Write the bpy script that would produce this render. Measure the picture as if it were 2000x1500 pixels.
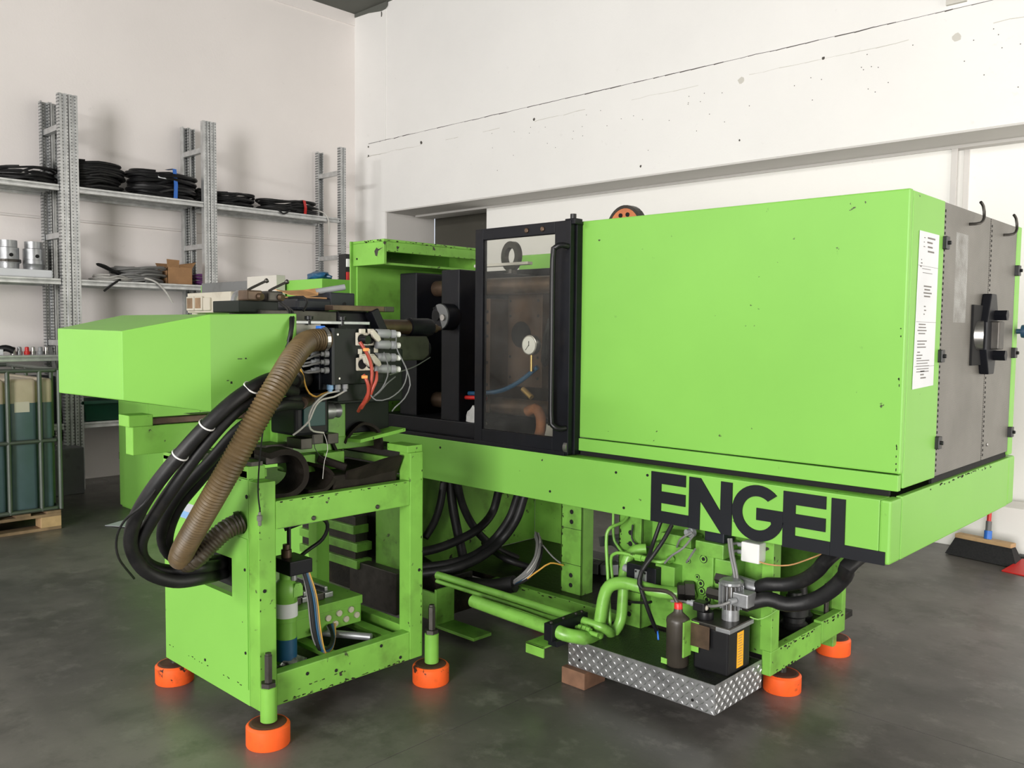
import bpy, bmesh, math, random
from mathutils import Vector, Matrix, noise
random.seed(7)
scene = bpy.context.scene
COL = scene.collection
for o in list(bpy.data.objects):
    bpy.data.objects.remove(o, do_unlink=True)

# ------------------------------------------------------------------ camera, light, exposure
# world axes: X runs along the clamping unit (towards its open end), Y across it to the back wall, Z up; metres
yaw, pitch, roll = -0.757231396, 0.0614013486, 0.00961258272
fwd = Vector((math.sin(yaw) * math.cos(pitch), math.cos(yaw) * math.cos(pitch), -math.sin(pitch)))
rgt = Vector((math.cos(yaw), -math.sin(yaw), 0))
upv = rgt.cross(fwd)
r2 = rgt * math.cos(roll) + upv * math.sin(roll)
u2 = -rgt * math.sin(roll) + upv * math.cos(roll)
cd = bpy.data.cameras.new('camera')
cam = bpy.data.objects.new('camera', cd)
COL.objects.link(cam)
cam.matrix_world = Matrix(((r2.x, u2.x, -fwd.x, 0), (r2.y, u2.y, -fwd.y, 0), (r2.z, u2.z, -fwd.z, 1.5), (0, 0, 0, 1)))
cd.sensor_width = 36
cd.lens = 36 * 1691.1 / 2000
cd.clip_start, cd.clip_end = 0.05, 100
scene.camera = cam

w = bpy.data.worlds.new('world')
scene.world = w
w.use_nodes = True
w.node_tree.nodes['Background'].inputs[0].default_value = (0.80, 0.88, 1.0, 1)
w.node_tree.nodes['Background'].inputs[1].default_value = 0.6

def area(name, loc, target, sx, sy, power, color):
    l = bpy.data.lights.new(name, 'AREA')
    l.shape, l.size, l.size_y, l.energy, l.color = 'RECTANGLE', sx, sy, power, color
    o = bpy.data.objects.new(name, l)
    COL.objects.link(o)
    o.location = loc
    o.rotation_euler = (Vector(target) - Vector(loc)).to_track_quat('-Z', 'Y').to_euler()
    return o
# area lights standing in for daylight of the assumed strip window and gate of the wall behind the camera, and the assumed gate to the right
area('assumed_strip_window_light', (-5.6, -7.85, 4.55), (-5.6, 10, 3.6), 4.2, 0.5, 220, (1.0, 0.975, 0.955))
area('assumed_rear_gate_light', (1.6, -7.85, 2.1), (0.0, 10, 1.9), 4.0, 4.1, 800, (1.0, 0.975, 0.955))
area('assumed_side_gate_light', (3.55, 4.4, 1.75), (-10, 4.0, 1.3), 3.6, 3.4, 112, (1.0, 0.945, 0.87))

scene.view_settings.view_transform = 'Standard'
scene.view_settings.look = 'None'
scene.view_settings.exposure = 1.04
scene.view_settings.gamma = 1.0
scene.view_settings.use_curve_mapping = False
try:
    scene.cycles.use_denoising = True
    scene.cycles.use_adaptive_sampling = True
    scene.cycles.adaptive_threshold = 0.03
    scene.cycles.max_bounces = 6
    scene.cycles.diffuse_bounces = 4
    scene.cycles.glossy_bounces = 3
    scene.cycles.transparent_max_bounces = 8
    scene.cycles.caustics_reflective = False
    scene.cycles.caustics_refractive = False
except Exception:
    pass

# ------------------------------------------------------------------ materials
MATS = {}
def nodes_of(name):
    m = bpy.data.materials.new(name)
    m.use_nodes = True
    nt = m.node_tree
    return m, nt, nt.nodes['Principled BSDF'], nt.nodes, nt.links
def mk(nt, typ, **kw):
    n = nt.nodes.new(typ)
    for k, v in kw.items():
        setattr(n, k, v)
    return n
def noise_mask(nt, scale, lo, hi, detail=4, vec=None, rough=0.55):
    n = mk(nt, 'ShaderNodeTexNoise')
    n.inputs['Scale'].default_value = scale
    n.inputs['Detail'].default_value = detail
    n.inputs['Roughness'].default_value = rough
    if vec is None:
        g = mk(nt, 'ShaderNodeNewGeometry')
        vec = g.outputs['Position']
    nt.links.new(vec, n.inputs['Vector'])
    r = mk(nt, 'ShaderNodeMapRange')
    r.inputs['From Min'].default_value, r.inputs['From Max'].default_value = lo, hi
    nt.links.new(n.outputs['Fac'], r.inputs['Value'])
    return r.outputs['Result']
def mix(nt, fac, a, b):
    m = mk(nt, 'ShaderNodeMix', data_type='RGBA')
    if isinstance(fac, (int, float)):
        m.inputs['Factor'].default_value = fac
    else:
        nt.links.new(fac, m.inputs['Factor'])
    for s, v in (('A', a), ('B', b)):
        i = [x for x in m.inputs if x.name == s and x.type == 'RGBA'][0]
        if isinstance(v, tuple):
            i.default_value = (*v[:3], 1)
        else:
            nt.links.new(v, i)
    return [x for x in m.outputs if x.type == 'RGBA'][0]
def mul(nt, a, b, op='MULTIPLY'):
    m = mk(nt, 'ShaderNodeMath', operation=op)
    for i, v in enumerate((a, b)):
        if isinstance(v, (int, float)):
            m.inputs[i].default_value = v
        else:
            nt.links.new(v, m.inputs[i])
    return m.outputs[0]
def bump(nt, bs, h, strength, dist=0.01):
    b = mk(nt, 'ShaderNodeBump')
    b.inputs['Strength'].default_value, b.inputs['Distance'].default_value = strength, dist
    nt.links.new(h, b.inputs['Height'])
    nt.links.new(b.outputs[0], bs.inputs['Normal'])
def paint(name, col, rough=0.45, metal=0.0, var=0.12, vscale=3.0, dirt=0.0, dirtcol=(0.03, 0.028, 0.02), dscale=9.0,
          chips=0.0, chipcol=(0.035, 0.03, 0.022), bmp=0.0, bscale=60.0, spec=0.5, coat=0.0):
    """painted / moulded / metal surface: base colour with a slow variation, grime patches, small chips and fine relief"""
    m, nt, bs, N, L = nodes_of(name)
    c = mix(nt, noise_mask(nt, vscale, 0.3, 0.7), tuple(max(0, x * (1 - var)) for x in col), tuple(min(1, x * (1 + var)) for x in col))
    if dirt > 0:
        c = mix(nt, mul(nt, noise_mask(nt, dscale, 0.62 - 0.3 * dirt, 0.80, 6), min(1, 0.35 + dirt)), c, dirtcol)
    if chips > 0:
        g = mul(nt, noise_mask(nt, 26, 0.715 - 0.06 * chips, 0.735 - 0.06 * chips, 5), noise_mask(nt, 2.6, 0.48, 0.56, 3))
        c = mix(nt, g, c, chipcol)
    L.new(c, bs.inputs['Base Color'])
    bs.inputs['Roughness'].default_value, bs.inputs['Metallic'].default_value = rough, metal
    bs.inputs['Specular IOR Level'].default_value = spec
    if coat:
        bs.inputs['Coat Weight'].default_value = coat
        bs.inputs['Coat Roughness'].default_value = 0.2
    if bmp:
        bump(nt, bs, noise_mask(nt, bscale, 0.2, 0.8), bmp, 0.004)
    MATS[name] = m
    return m
GREEN = (0.200, 0.472, 0.078)
paint('green', GREEN, 0.42, spec=0.28, var=0.04, vscale=1.6, chips=0.12, bmp=0.05, bscale=5)
paint('green_worn', (0.185, 0.43, 0.064), 0.45, spec=0.28, var=0.14, vscale=4, dirt=0.30, dirtcol=(0.06, 0.09, 0.02), dscale=7, chips=1.0)
paint('green_oily', (0.150, 0.355, 0.053), 0.34, var=0.2, vscale=6, dirt=0.45, dirtcol=(0.03, 0.05, 0.012), dscale=9, chips=1.0, spec=0.6)
paint('green_pipe', (0.19, 0.44, 0.070), 0.34, var=0.1, vscale=9, dirt=0.22, dirtcol=(0.04, 0.07, 0.012), dscale=14, chips=0.6)
paint('black_paint', (0.0055, 0.006, 0.0085), 0.45, var=0.25, spec=0.22, vscale=8, dirt=0.12, dirtcol=(0.02, 0.017, 0.014), dscale=12)
paint('letter_black', (0.007, 0.008, 0.011), 0.6, var=0.2, spec=0.25)
paint('black_plastic', (0.007, 0.007, 0.008), 0.40, var=0.2, spec=0.35)
paint('rubber', (0.010, 0.010, 0.0105), 0.50, var=0.3, vscale=10, dirt=0.25, dirtcol=(0.035, 0.032, 0.029), dscale=14, bmp=0.1, spec=0.35)
paint('rubber_sheet', (0.013, 0.0095, 0.0075), 0.7, var=0.35, vscale=7, dirt=0.35, dirtcol=(0.032, 0.025, 0.019), dscale=10, bmp=0.3, bscale=80, spec=0.2)
paint('ribbed_brown', (0.105, 0.070, 0.030), 0.5, var=0.25, vscale=9, dirt=0.3, dirtcol=(0.035, 0.026, 0.014), dscale=13)
paint('ribbed_dark', (0.045, 0.034, 0.020), 0.5, var=0.25, vscale=9, dirt=0.3, dirtcol=(0.012, 0.01, 0.008), dscale=13)
paint('zinc', (0.56, 0.57, 0.57), 0.38, metal=0.75, var=0.18, vscale=14, bmp=0.1)
paint('steel', (0.42, 0.41, 0.39), 0.32, metal=0.9, var=0.2, vscale=20)
paint('steel_dark', (0.062, 0.058, 0.052), 0.45, metal=0.75, var=0.3, vscale=18, dirt=0.35, dirtcol=(0.03, 0.024, 0.018))
paint('steel_brown', (0.10, 0.065, 0.042), 0.42, metal=0.5, var=0.3, vscale=14, dirt=0.3, dirtcol=(0.03, 0.02, 0.014))
paint('mould_brown', (0.060, 0.036, 0.022), 0.55, metal=0.2, spec=0.3, var=0.35, vscale=6, dirt=0.3, dirtcol=(0.025, 0.018, 0.014))
paint('tread_metal', (0.50, 0.51, 0.52), 0.33, metal=0.92, var=0.2, vscale=22, dirt=0.12, dirtcol=(0.12, 0.12, 0.12))
paint('tread_base', (0.36, 0.365, 0.37), 0.38, metal=0.85, var=0.25, vscale=22, dirt=0.2, dirtcol=(0.08, 0.08, 0.08))
paint('tread_top', (0.010, 0.011, 0.010), 0.30, var=0.3, vscale=12, dirt=0.2, dirtcol=(0.05, 0.06, 0.03), bmp=0.9, bscale=140)
paint('oil_black', (0.007, 0.0065, 0.005), 0.40, spec=0.3, var=0.4, vscale=6, dirt=0.3, dirtcol=(0.05, 0.04, 0.025), dscale=12, bmp=0.3)
paint('orange', (0.86, 0.115, 0.018), 0.5, var=0.12, vscale=8, chips=1.6, chipcol=(0.05, 0.02, 0.012), dirt=0.14, dirtcol=(0.10, 0.03, 0.012), dscale=16)
paint('orange_top', (0.075, 0.030, 0.018), 0.7, var=0.4, vscale=16)
paint('cream', (0.52, 0.485, 0.40), 0.5, var=0.08, dirt=0.15, dirtcol=(0.25, 0.21, 0.15))
paint('white_plastic', (0.72, 0.72, 0.70), 0.45, var=0.05, dirt=0.1, dirtcol=(0.35, 0.33, 0.28))
paint('grey_plastic', (0.26, 0.27, 0.28), 0.45, var=0.1)
paint('grey_cable', (0.17, 0.17, 0.165), 0.5, var=0.1)
paint('light_cable', (0.48, 0.47, 0.44), 0.5, var=0.1)
paint('grey_panel', (0.13, 0.135, 0.135), 0.5, var=0.1, dirt=0.1)
paint('panel_white', (0.50, 0.48, 0.43), 0.5, var=0.06, dirt=0.12, dirtcol=(0.2, 0.17, 0.12))
paint('red_cable', (0.34, 0.05, 0.03), 0.45, var=0.15)
paint('red', (0.58, 0.02, 0.018), 0.4, var=0.1)
paint('orange_tag', (0.9, 0.36, 0.10), 0.5)
paint('yellow_cable', (0.60, 0.33, 0.06), 0.45, var=0.1)
paint('blue', (0.03, 0.16, 0.60), 0.45, var=0.1)
paint('blue_tape', (0.012, 0.075, 0.16), 0.4, var=0.1)
paint('light_blue', (0.22, 0.40, 0.65), 0.45, var=0.1)
paint('teal', (0.006, 0.05, 0.05), 0.5, var=0.15)
paint('navy_panel', (0.011, 0.013, 0.019), 0.42, var=0.15, dirt=0.1, spec=0.3)
paint('dark_green_panel', (0.006, 0.009, 0.0075), 0.5, var=0.3, spec=0.25)
paint('cardboard', (0.36, 0.20, 0.095), 0.8, var=0.12, vscale=12)
paint('kraft_paper', (0.50, 0.27, 0.11), 0.7, var=0.25, vscale=18)
paint('wood', (0.25, 0.165, 0.095), 0.75, var=0.3, vscale=7, dirt=0.3, dirtcol=(0.08, 0.055, 0.035))
paint('wood_block', (0.17, 0.088, 0.05), 0.75, var=0.25, vscale=14, dirt=0.2, dirtcol=(0.07, 0.035, 0.02))
paint('wood_pale', (0.50, 0.33, 0.17), 0.7, var=0.15, vscale=10)
paint('cloth', (0.52, 0.52, 0.51), 0.9, var=0.15, vscale=16, bmp=0.4, bscale=30)
paint('foil', (0.30, 0.31, 0.30), 0.3, metal=0.5, var=0.5, vscale=30, bmp=0.8, bscale=50)
paint('paper', (0.66, 0.68, 0.70), 0.8, var=0.06)
paint('paper_grey', (0.42, 0.44, 0.48), 0.7, var=0.06)
paint('yellow', (0.85, 0.42, 0.015), 0.5, var=0.06, dirt=0.1, dirtcol=(0.4, 0.2, 0.02))
paint('print', (0.16, 0.15, 0.14), 0.7)
paint('rust', (0.22, 0.085, 0.035), 0.75, var=0.35, vscale=16, dirt=0.3, dirtcol=(0.06, 0.025, 0.012), bmp=0.3)
paint('flange_orange', (0.52, 0.17, 0.065), 0.6, var=0.2, vscale=14)
paint('bottle_brown', (0.040, 0.034, 0.026), 0.42, var=0.3, vscale=6)
paint('alu', (0.33, 0.34, 0.35), 0.36, metal=0.6, var=0.15, vscale=20, dirt=0.2, dirtcol=(0.1, 0.1, 0.1))
paint('crate_green', (0.008, 0.085, 0.045), 0.45, var=0.15)
paint('ibc_cage', (0.095, 0.11, 0.095), 0.45, metal=0.4, var=0.15)
paint('purple_cable', (0.14, 0.03, 0.16), 0.5)
paint('bristle', (0.012, 0.012, 0.013), 0.8, var=0.4, vscale=90)
paint('dark_blue', (0.02, 0.06, 0.11), 0.35, var=0.1)
paint('brass', (0.50, 0.33, 0.12), 0.35, metal=0.7, var=0.1)
paint('hole', (0.004, 0.004, 0.004), 0.9, var=0.0)
paint('dial', (0.70, 0.70, 0.68), 0.4, var=0.02)

def wall_paint(name, col, stain=0.06):
    m, nt, bs, N, L = nodes_of(name)
    c = mix(nt, noise_mask(nt, 0.7, 0.35, 0.7, 6), col, tuple(x * (1 - stain) for x in col))
    c = mix(nt, mul(nt, noise_mask(nt, 14, 0.70, 0.76, 3), 0.10), c, (0.45, 0.43, 0.40))
    L.new(c, bs.inputs['Base Color'])
    bs.inputs['Roughness'].default_value = 0.85
    bs.inputs['Specular IOR Level'].default_value = 0.25
    bump(nt, bs, noise_mask(nt, 55, 0.3, 0.7), 0.12, 0.003)
    MATS[name] = m
wall_paint('wall_white', (0.87, 0.86, 0.84))
wall_paint('wall_plaster', (0.88, 0.835, 0.81))
wall_paint('panel_paint', (0.87, 0.86, 0.83), 0.03)
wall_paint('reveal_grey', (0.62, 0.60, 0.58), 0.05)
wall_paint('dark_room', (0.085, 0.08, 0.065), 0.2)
wall_paint('ceiling_grey', (0.13, 0.135, 0.12), 0.1)
wall_paint('hall_grey', (0.38, 0.37, 0.35), 0.1)
wall_paint('crack', (0.10, 0.09, 0.08), 0.3)
wall_paint('filler', (0.62, 0.60, 0.55), 0.15)

def concrete():
    m, nt, bs, N, L = nodes_of('concrete')
    c = mix(nt, noise_mask(nt, 0.55, 0.41, 0.60, 8, rough=0.62), (0.085, 0.080, 0.076), (0.168, 0.155, 0.145))
    c = mix(nt, mul(nt, noise_mask(nt, 2.3, 0.50, 0.60, 8, rough=0.70), 0.6), c, (0.060, 0.058, 0.052))
    c = mix(nt, mul(nt, noise_mask(nt, 5.5, 0.54, 0.66, 6, rough=0.72), 0.45), c, (0.215, 0.205, 0.19))
    c = mix(nt, mul(nt, noise_mask(nt, 60, 0.70, 0.76, 2), 0.4), c, (0.24, 0.23, 0.21))
    # two oil marks with a shape of their own
    L.new(c, bs.inputs['Base Color'])
    r = mk(nt, 'ShaderNodeMapRange')
    r.inputs['To Min'].default_value, r.inputs['To Max'].default_value = 0.27, 0.46
    L.new(noise_mask(nt, 1.7, 0.3, 0.7, 6), r.inputs['Value'])
    L.new(r.outputs['Result'], bs.inputs['Roughness'])
    bs.inputs['Specular IOR Level'].default_value = 0.5
    bump(nt, bs, noise_mask(nt, 38, 0.3, 0.7, 6), 0.06, 0.003)
    MATS['concrete'] = m
concrete()

def zinc_perforated():
    """galvanised upright: rows of small dark punched holes along Z"""
    m, nt, bs, N, L = nodes_of('zinc_punched')
    g = mk(nt, 'ShaderNodeNewGeometry')
    s = mk(nt, 'ShaderNodeSeparateXYZ')
    L.new(g.outputs['Position'], s.inputs[0])
    ty = mul(nt, mul(nt, s.outputs['Y'], 1 / 0.0345), 0.5, 'ADD')
    tz = mul(nt, s.outputs['Z'], 1 / 0.029)
    fy = mul(nt, mul(nt, mul(nt, ty, 0.0, 'ADD'), 1.0, 'FRACT'), 0.5, 'SUBTRACT')
    fz = mul(nt, mul(nt, tz, 1.0, 'FRACT'), 0.5, 'SUBTRACT')
    d = mul(nt, mul(nt, fy, fy), mul(nt, fz, fz), 'ADD')
    hole = mul(nt, d, 0.030, 'LESS_THAN')
    c = mix(nt, noise_mask(nt, 14, 0.3, 0.7), (0.46, 0.47, 0.47), (0.64, 0.65, 0.65))
    L.new(mix(nt, hole, c, (0.13, 0.135, 0.14)), bs.inputs['Base Color'])
    bs.inputs['Metallic'].default_value, bs.inputs['Roughness'].default_value = 0.7, 0.38
    MATS['zinc_punched'] = m
zinc_perforated()

def perforated_sheet():
    """fine perforated steel sheet, holes in staggered rows, with a scuffed pale patch"""
    m, nt, bs, N, L = nodes_of('perforated')
    g = mk(nt, 'ShaderNodeNewGeometry')
    s = mk(nt, 'ShaderNodeSeparateXYZ')
    L.new(g.outputs['Position'], s.inputs[0])
    a = mul(nt, mul(nt, s.outputs['Y'], s.outputs['Z'], 'ADD'), 1 / 0.0095)
    b = mul(nt, mul(nt, s.outputs['Y'], s.outputs['Z'], 'SUBTRACT'), 1 / 0.0095)
    fa = mul(nt, mul(nt, a, 1.0, 'FRACT'), 0.5, 'SUBTRACT')
    fb = mul(nt, mul(nt, b, 1.0, 'FRACT'), 0.5, 'SUBTRACT')
    d = mul(nt, mul(nt, fa, fa), mul(nt, fb, fb), 'ADD')
    hole = mul(nt, d, 0.085, 'LESS_THAN')
    c = mix(nt, noise_mask(nt, 4, 0.3, 0.7, 6), (0.145, 0.138, 0.122), (0.21, 0.20, 0.18))
    # pale dust patch on the sheet, an uneven rectangle
    y = mul(nt, mul(nt, s.outputs['Y'], 3.655, 'SUBTRACT'), 0.0, 'ADD')
    my = mul(nt, mul(nt, y, 0.0, 'GREATER_THAN'), mul(nt, y, 0.155, 'LESS_THAN'))
    z = s.outputs['Z']
    mz = mul(nt, mul(nt, z, 1.55, 'GREATER_THAN'), mul(nt, z, 1.90, 'LESS_THAN'))
    patch = mul(nt, mul(nt, my, mz), noise_mask(nt, 16, 0.25, 0.62, 5))
    c = mix(nt, mul(nt, patch, 0.75), c, (0.42, 0.43, 0.42))
    L.new(mix(nt, mul(nt, hole, 0.85), c, (0.05, 0.048, 0.042)), bs.inputs['Base Color'])
    bs.inputs['Metallic'].default_value, bs.inputs['Roughness'].default_value = 0.35, 0.45
    MATS['perforated'] = m
perforated_sheet()

def clear(name, tint, rough, alpha):
    """dirty clear sheet: mostly see-through with a hazy film"""
    m, nt, bs, N, L = nodes_of(name)
    tr = mk(nt, 'ShaderNodeBsdfTransparent')
    tr.inputs[0].default_value = (*tint, 1)
    mx = mk(nt, 'ShaderNodeMixShader')
    f = mk(nt, 'ShaderNodeMapRange')
    f.inputs['To Min'].default_value, f.inputs['To Max'].default_value = alpha * 0.55, alpha * 1.6
    L.new(noise_mask(nt, 7, 0.3, 0.75, 7), f.inputs['Value'])
    L.new(f.outputs['Result'], mx.inputs[0])
    L.new(tr.outputs[0], mx.inputs[1])
    L.new(bs.outputs[0], mx.inputs[2])
    bs.inputs['Base Color'].default_value = (0.34, 0.34, 0.33, 1)
    bs.inputs['Roughness'].default_value = rough
    L.new(mx.outputs[0], nt.nodes['Material Output'].inputs[0])
    MATS[name] = m
clear('acrylic', (0.90, 0.90, 0.87), 0.22, 0.05)

def ibc_plastic():
    """milky tank wall: the liquid level shows as a change from dusty white to dark blue-green"""
    m, nt, bs, N, L = nodes_of('ibc_plastic')
    g = mk(nt, 'ShaderNodeNewGeometry')
    s = mk(nt, 'ShaderNodeSeparateXYZ')
    L.new(g.outputs['Position'], s.inputs[0])
    lvl = mul(nt, s.outputs['Z'], 0.945, 'GREATER_THAN')
    liq = mix(nt, noise_mask(nt, 1.4, 0.35, 0.7), (0.045, 0.085, 0.075), (0.10, 0.15, 0.19))
    top = mix(nt, noise_mask(nt, 3, 0.3, 0.7), (0.36, 0.29, 0.19), (0.52, 0.45, 0.33))
    L.new(mix(nt, lvl, liq, top), bs.inputs['Base Color'])
    bs.inputs['Roughness'].default_value = 0.35
    MATS['ibc_plastic'] = m
ibc_plastic()

# ------------------------------------------------------------------ mesh helpers
WLOC = {}
class MB:
    """collects shapes in world coordinates; build() links them as one mesh object"""
    def __init__(self):
        self.v, self.f = [], []
    def add(self, vs, fs):
        b = len(self.v)
        self.v += [tuple(p) for p in vs]
        self.f += [tuple(i + b for i in f) for f in fs]
        return self
    def box(self, x0, x1, y0, y1, z0, z1):
        x0, x1 = min(x0, x1), max(x0, x1); y0, y1 = min(y0, y1), max(y0, y1); z0, z1 = min(z0, z1), max(z0, z1)
        return self.add([(x0, y0, z0), (x1, y0, z0), (x1, y1, z0), (x0, y1, z0), (x0, y0, z1), (x1, y0, z1), (x1, y1, z1), (x0, y1, z1)],
                        [(0, 3, 2, 1), (4, 5, 6, 7), (0, 1, 5, 4), (1, 2, 6, 5), (2, 3, 7, 6), (3, 0, 4, 7)])
    def hexa(self, p):
        """eight corners: bottom ring then top ring"""
        return self.add(p, [(0, 3, 2, 1), (4, 5, 6, 7), (0, 1, 5, 4), (1, 2, 6, 5), (2, 3, 7, 6), (3, 0, 4, 7)])
    def prism(self, pts, axis, a, b):
        """2-D outline pushed from a to b along axis; outline order X:(y,z) Y:(x,z) Z:(x,y)"""
        def p(u, v, t):
            return {'X': (t, u, v), 'Y': (u, t, v), 'Z': (u, v, t)}[axis]
        n = len(pts)
        vs = [p(u, v, a) for u, v in pts] + [p(u, v, b) for u, v in pts]
        fs = [tuple(range(n)), tuple(range(2 * n - 1, n - 1, -1))]
        fs += [(i, i + n, (i + 1) % n + n, (i + 1) % n) for i in range(n)]
        return self.add(vs, fs)
    def bar(self, a, b, wd, ht, up=(0, 0, 1)):
        a, b = Vector(a), Vector(b)
        d = (b - a).normalized()
        s = d.cross(Vector(up))
        if s.length < 1e-4:
            s = d.cross(Vector((1, 0, 0)))
        s.normalize()
        u = s.cross(d)
        q = []
        for e in (a, b):
            q += [e - s * wd / 2 - u * ht / 2, e + s * wd / 2 - u * ht / 2, e + s * wd / 2 + u * ht / 2, e - s * wd / 2 + u * ht / 2]
        return self.add(q, [(0, 1, 2, 3), (7, 6, 5, 4), (0, 4, 5, 1), (1, 5, 6, 2), (2, 6, 7, 3), (3, 7, 4, 0)])
    def lathe(self, a, axis_dir, prof, n=20):
        """rings (distance along axis, radius) round a point"""
        a, d = Vector(a), Vector(axis_dir).normalized()
        s = d.cross(Vector((0, 0, 1)) if abs(d.z) < 0.9 else Vector((1, 0, 0))).normalized()
        u = s.cross(d)
        vs, fs = [], []
        for (t, r) in prof:
            for k in range(n):
                an = 2 * math.pi * k / n
                vs.append(a + d * t + (s * math.cos(an) + u * math.sin(an)) * max(r, 1e-5))
        for i in range(len(prof) - 1):
            for k in range(n):
                fs.append((i * n + k, i * n + (k + 1) % n, (i + 1) * n + (k + 1) % n, (i + 1) * n + k))
        fs.append(tuple(range(n - 1, -1, -1)))
        fs.append(tuple(range((len(prof) - 1) * n, len(prof) * n)))
        return self.add(vs, fs)
    def cyl(self, a, b, r, n=16, r2=None):
        d = Vector(b) - Vector(a)
        return self.lathe(a, d, [(0, r), (d.length, r if r2 is None else r2)], n)
    def ring(self, c, axis_dir, r_out, r_in, th, n=28, a0=0.0, a1=2 * math.pi):
        c, d = Vector(c), Vector(axis_dir).normalized()
        s = d.cross(Vector((0, 0, 1)) if abs(d.z) < 0.9 else Vector((1, 0, 0))).normalized()
        u = s.cross(d)
        full = abs(a1 - a0 - 2 * math.pi) < 1e-6
        m = n if full else n + 1
        vs, fs = [], []
        for k in range(m):
            an = a0 + (a1 - a0) * k / n
            e = s * math.cos(an) + u * math.sin(an)
            vs += [c + e * r_in - d * th / 2, c + e * r_out - d * th / 2, c + e * r_out + d * th / 2, c + e * r_in + d * th / 2]
        for k in range(n):
            i, j = 4 * k, 4 * ((k + 1) % m)
            for q in range(4):
                fs.append((i + q, j + q, j + (q + 1) % 4, i + (q + 1) % 4))
        if not full:
            fs += [(3, 2, 1, 0), (4 * m - 4, 4 * m - 3, 4 * m - 2, 4 * m - 1)]
        return self.add(vs, fs)
    def tube(self, pts, r, n=10, step=0.02, ribs=None, sharp=False):
        pts = [Vector(p) for p in pts]
        path = pts if sharp else spline(pts, step)
        if ribs:
            path = resample(path, ribs / 4)
        t0 = (path[1] - path[0]).normalized()
        s = t0.cross(Vector((0, 0, 1)) if abs(t0.z) < 0.9 else Vector((1, 0, 0))).normalized()
        vs, fs = [], []
        for i, p in enumerate(path):
            t = (path[min(i + 1, len(path) - 1)] - path[max(i - 1, 0)]).normalized()
            s = (s - t * s.dot(t)).normalized()
            u = t.cross(s)
            rr = r(i / (len(path) - 1)) if callable(r) else r
            if ribs:
                rr *= (1.0, 1.05, 1.0, 0.93)[i % 4]
            for k in range(n):
                an = 2 * math.pi * k / n
                vs.append(p + (s * math.cos(an) + u * math.sin(an)) * rr)
        m = len(path)
        for i in range(m - 1):
            for k in range(n):
                fs.append((i * n + k, i * n + (k + 1) % n, (i + 1) * n + (k + 1) % n, (i + 1) * n + k))
        fs += [tuple(range(n - 1, -1, -1)), tuple(range((m - 1) * n, m * n))]
        return self.add(vs, fs)
    def build(self, name, mat, parent=None, bevel=0.0, smooth=False, segs=2):
        lo = [min(p[i] for p in self.v) for i in range(3)]
        hi = [max(p[i] for p in self.v) for i in range(3)]
        c = Vector([(a + b) / 2 for a, b in zip(lo, hi)])
        me = bpy.data.meshes.new(name)
        me.from_pydata([Vector(p) - c for p in self.v], [], self.f)
        bm = bmesh.new()
        bm.from_mesh(me)
        bmesh.ops.recalc_face_normals(bm, faces=bm.faces)
        if bevel > 0:
            es = [e for e in bm.edges if len(e.link_faces) == 2 and e.calc_face_angle(0) > 0.6]
            bmesh.ops.bevel(bm, geom=es, offset=bevel, segments=segs, affect='EDGES', profile=0.6, clamp_overlap=True)
        if smooth:
            for f in bm.faces:
                f.smooth = len(f.verts) < 8
            for e in bm.edges:
                if len(e.link_faces) == 2 and e.calc_face_angle(0) > 0.75:
                    e.smooth = False
        bm.to_mesh(me)
        bm.free()
        me.materials.append(MATS[mat])
        o = bpy.data.objects.new(name, me)
        COL.objects.link(o)
        WLOC[o] = c
        if parent is not None:
            o.parent = parent
            o.location = c - WLOC[parent]
        else:
            o.location = c
        return o
def resample(path, step):
    out, acc = [path[0]], 0.0
    for a, b in zip(path, path[1:]):
        L = (b - a).length
        t = step - acc
        while t < L:
            out.append(a.lerp(b, t / L))
            t += step
        acc = (acc + L) % step if L > 0 else acc
    if (out[-1] - path[-1]).length > step * 0.3:
        out.append(path[-1])
    return out
def spline(pts, step=0.02):
    if len(pts) < 3:
        return pts
    P = [pts[0] * 2 - pts[1]] + pts + [pts[-1] * 2 - pts[-2]]
    out = []
    for i in range(1, len(P) - 2):
        p0, p1, p2, p3 = P[i - 1:i + 3]
        n = max(2, int((p2 - p1).length / step))
        for k in range(n):
            t = k / n
            out.append(0.5 * ((2 * p1) + (p2 - p0) * t + (2 * p0 - 5 * p1 + 4 * p2 - p3) * t * t + (3 * p1 - p0 - 3 * p2 + p3) * t ** 3))
    out.append(pts[-1])
    return out
def tag(o, label=None, cat=None, group=None, kind=None):
    for k, v in (('label', label), ('category', cat), ('group', group), ('kind', kind)):
        if v:
            o[k] = v
    return o
def thing(name, label, cat, loc, group=None):
    o = bpy.data.objects.new(name, None)
    COL.objects.link(o)
    o.empty_display_size = 0.05
    o.location = loc
    WLOC[o] = Vector(loc)
    return tag(o, label, cat, group)
def box(name, mat, parent, x0, x1, y0, y1, z0, z1, bevel=0.004, **kw):
    return MB().box(x0, x1, y0, y1, z0, z1).build(name, mat, parent, bevel, **kw)
def tube(name, mat, parent, pts, r, **kw):
    return MB().tube(pts, r, **kw).build(name, mat, parent, smooth=True)
def cyl(name, mat, parent, a, b, r, n=20, bevel=0.0, r2=None):
    return MB().cyl(a, b, r, n, r2).build(name, mat, parent, bevel, smooth=True)
def copy_tree(o, delta, parent=None):
    """copy of an object and of its parts and sub-parts, moved by delta"""
    c = o.copy()
    COL.objects.link(c)
    WLOC[c] = WLOC[o] + (Vector(delta))
    if parent is not None:
        c.parent = parent
    if delta != (0, 0, 0) and (parent is None or parent == o.parent):
        c.location = o.location + Vector(delta)
    for ch in [x for x in list(WLOC) if x.parent == o]:
        cc = copy_tree(ch, (0, 0, 0), c)
        WLOC[cc] = WLOC[ch] + Vector(delta)
    return c
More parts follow.
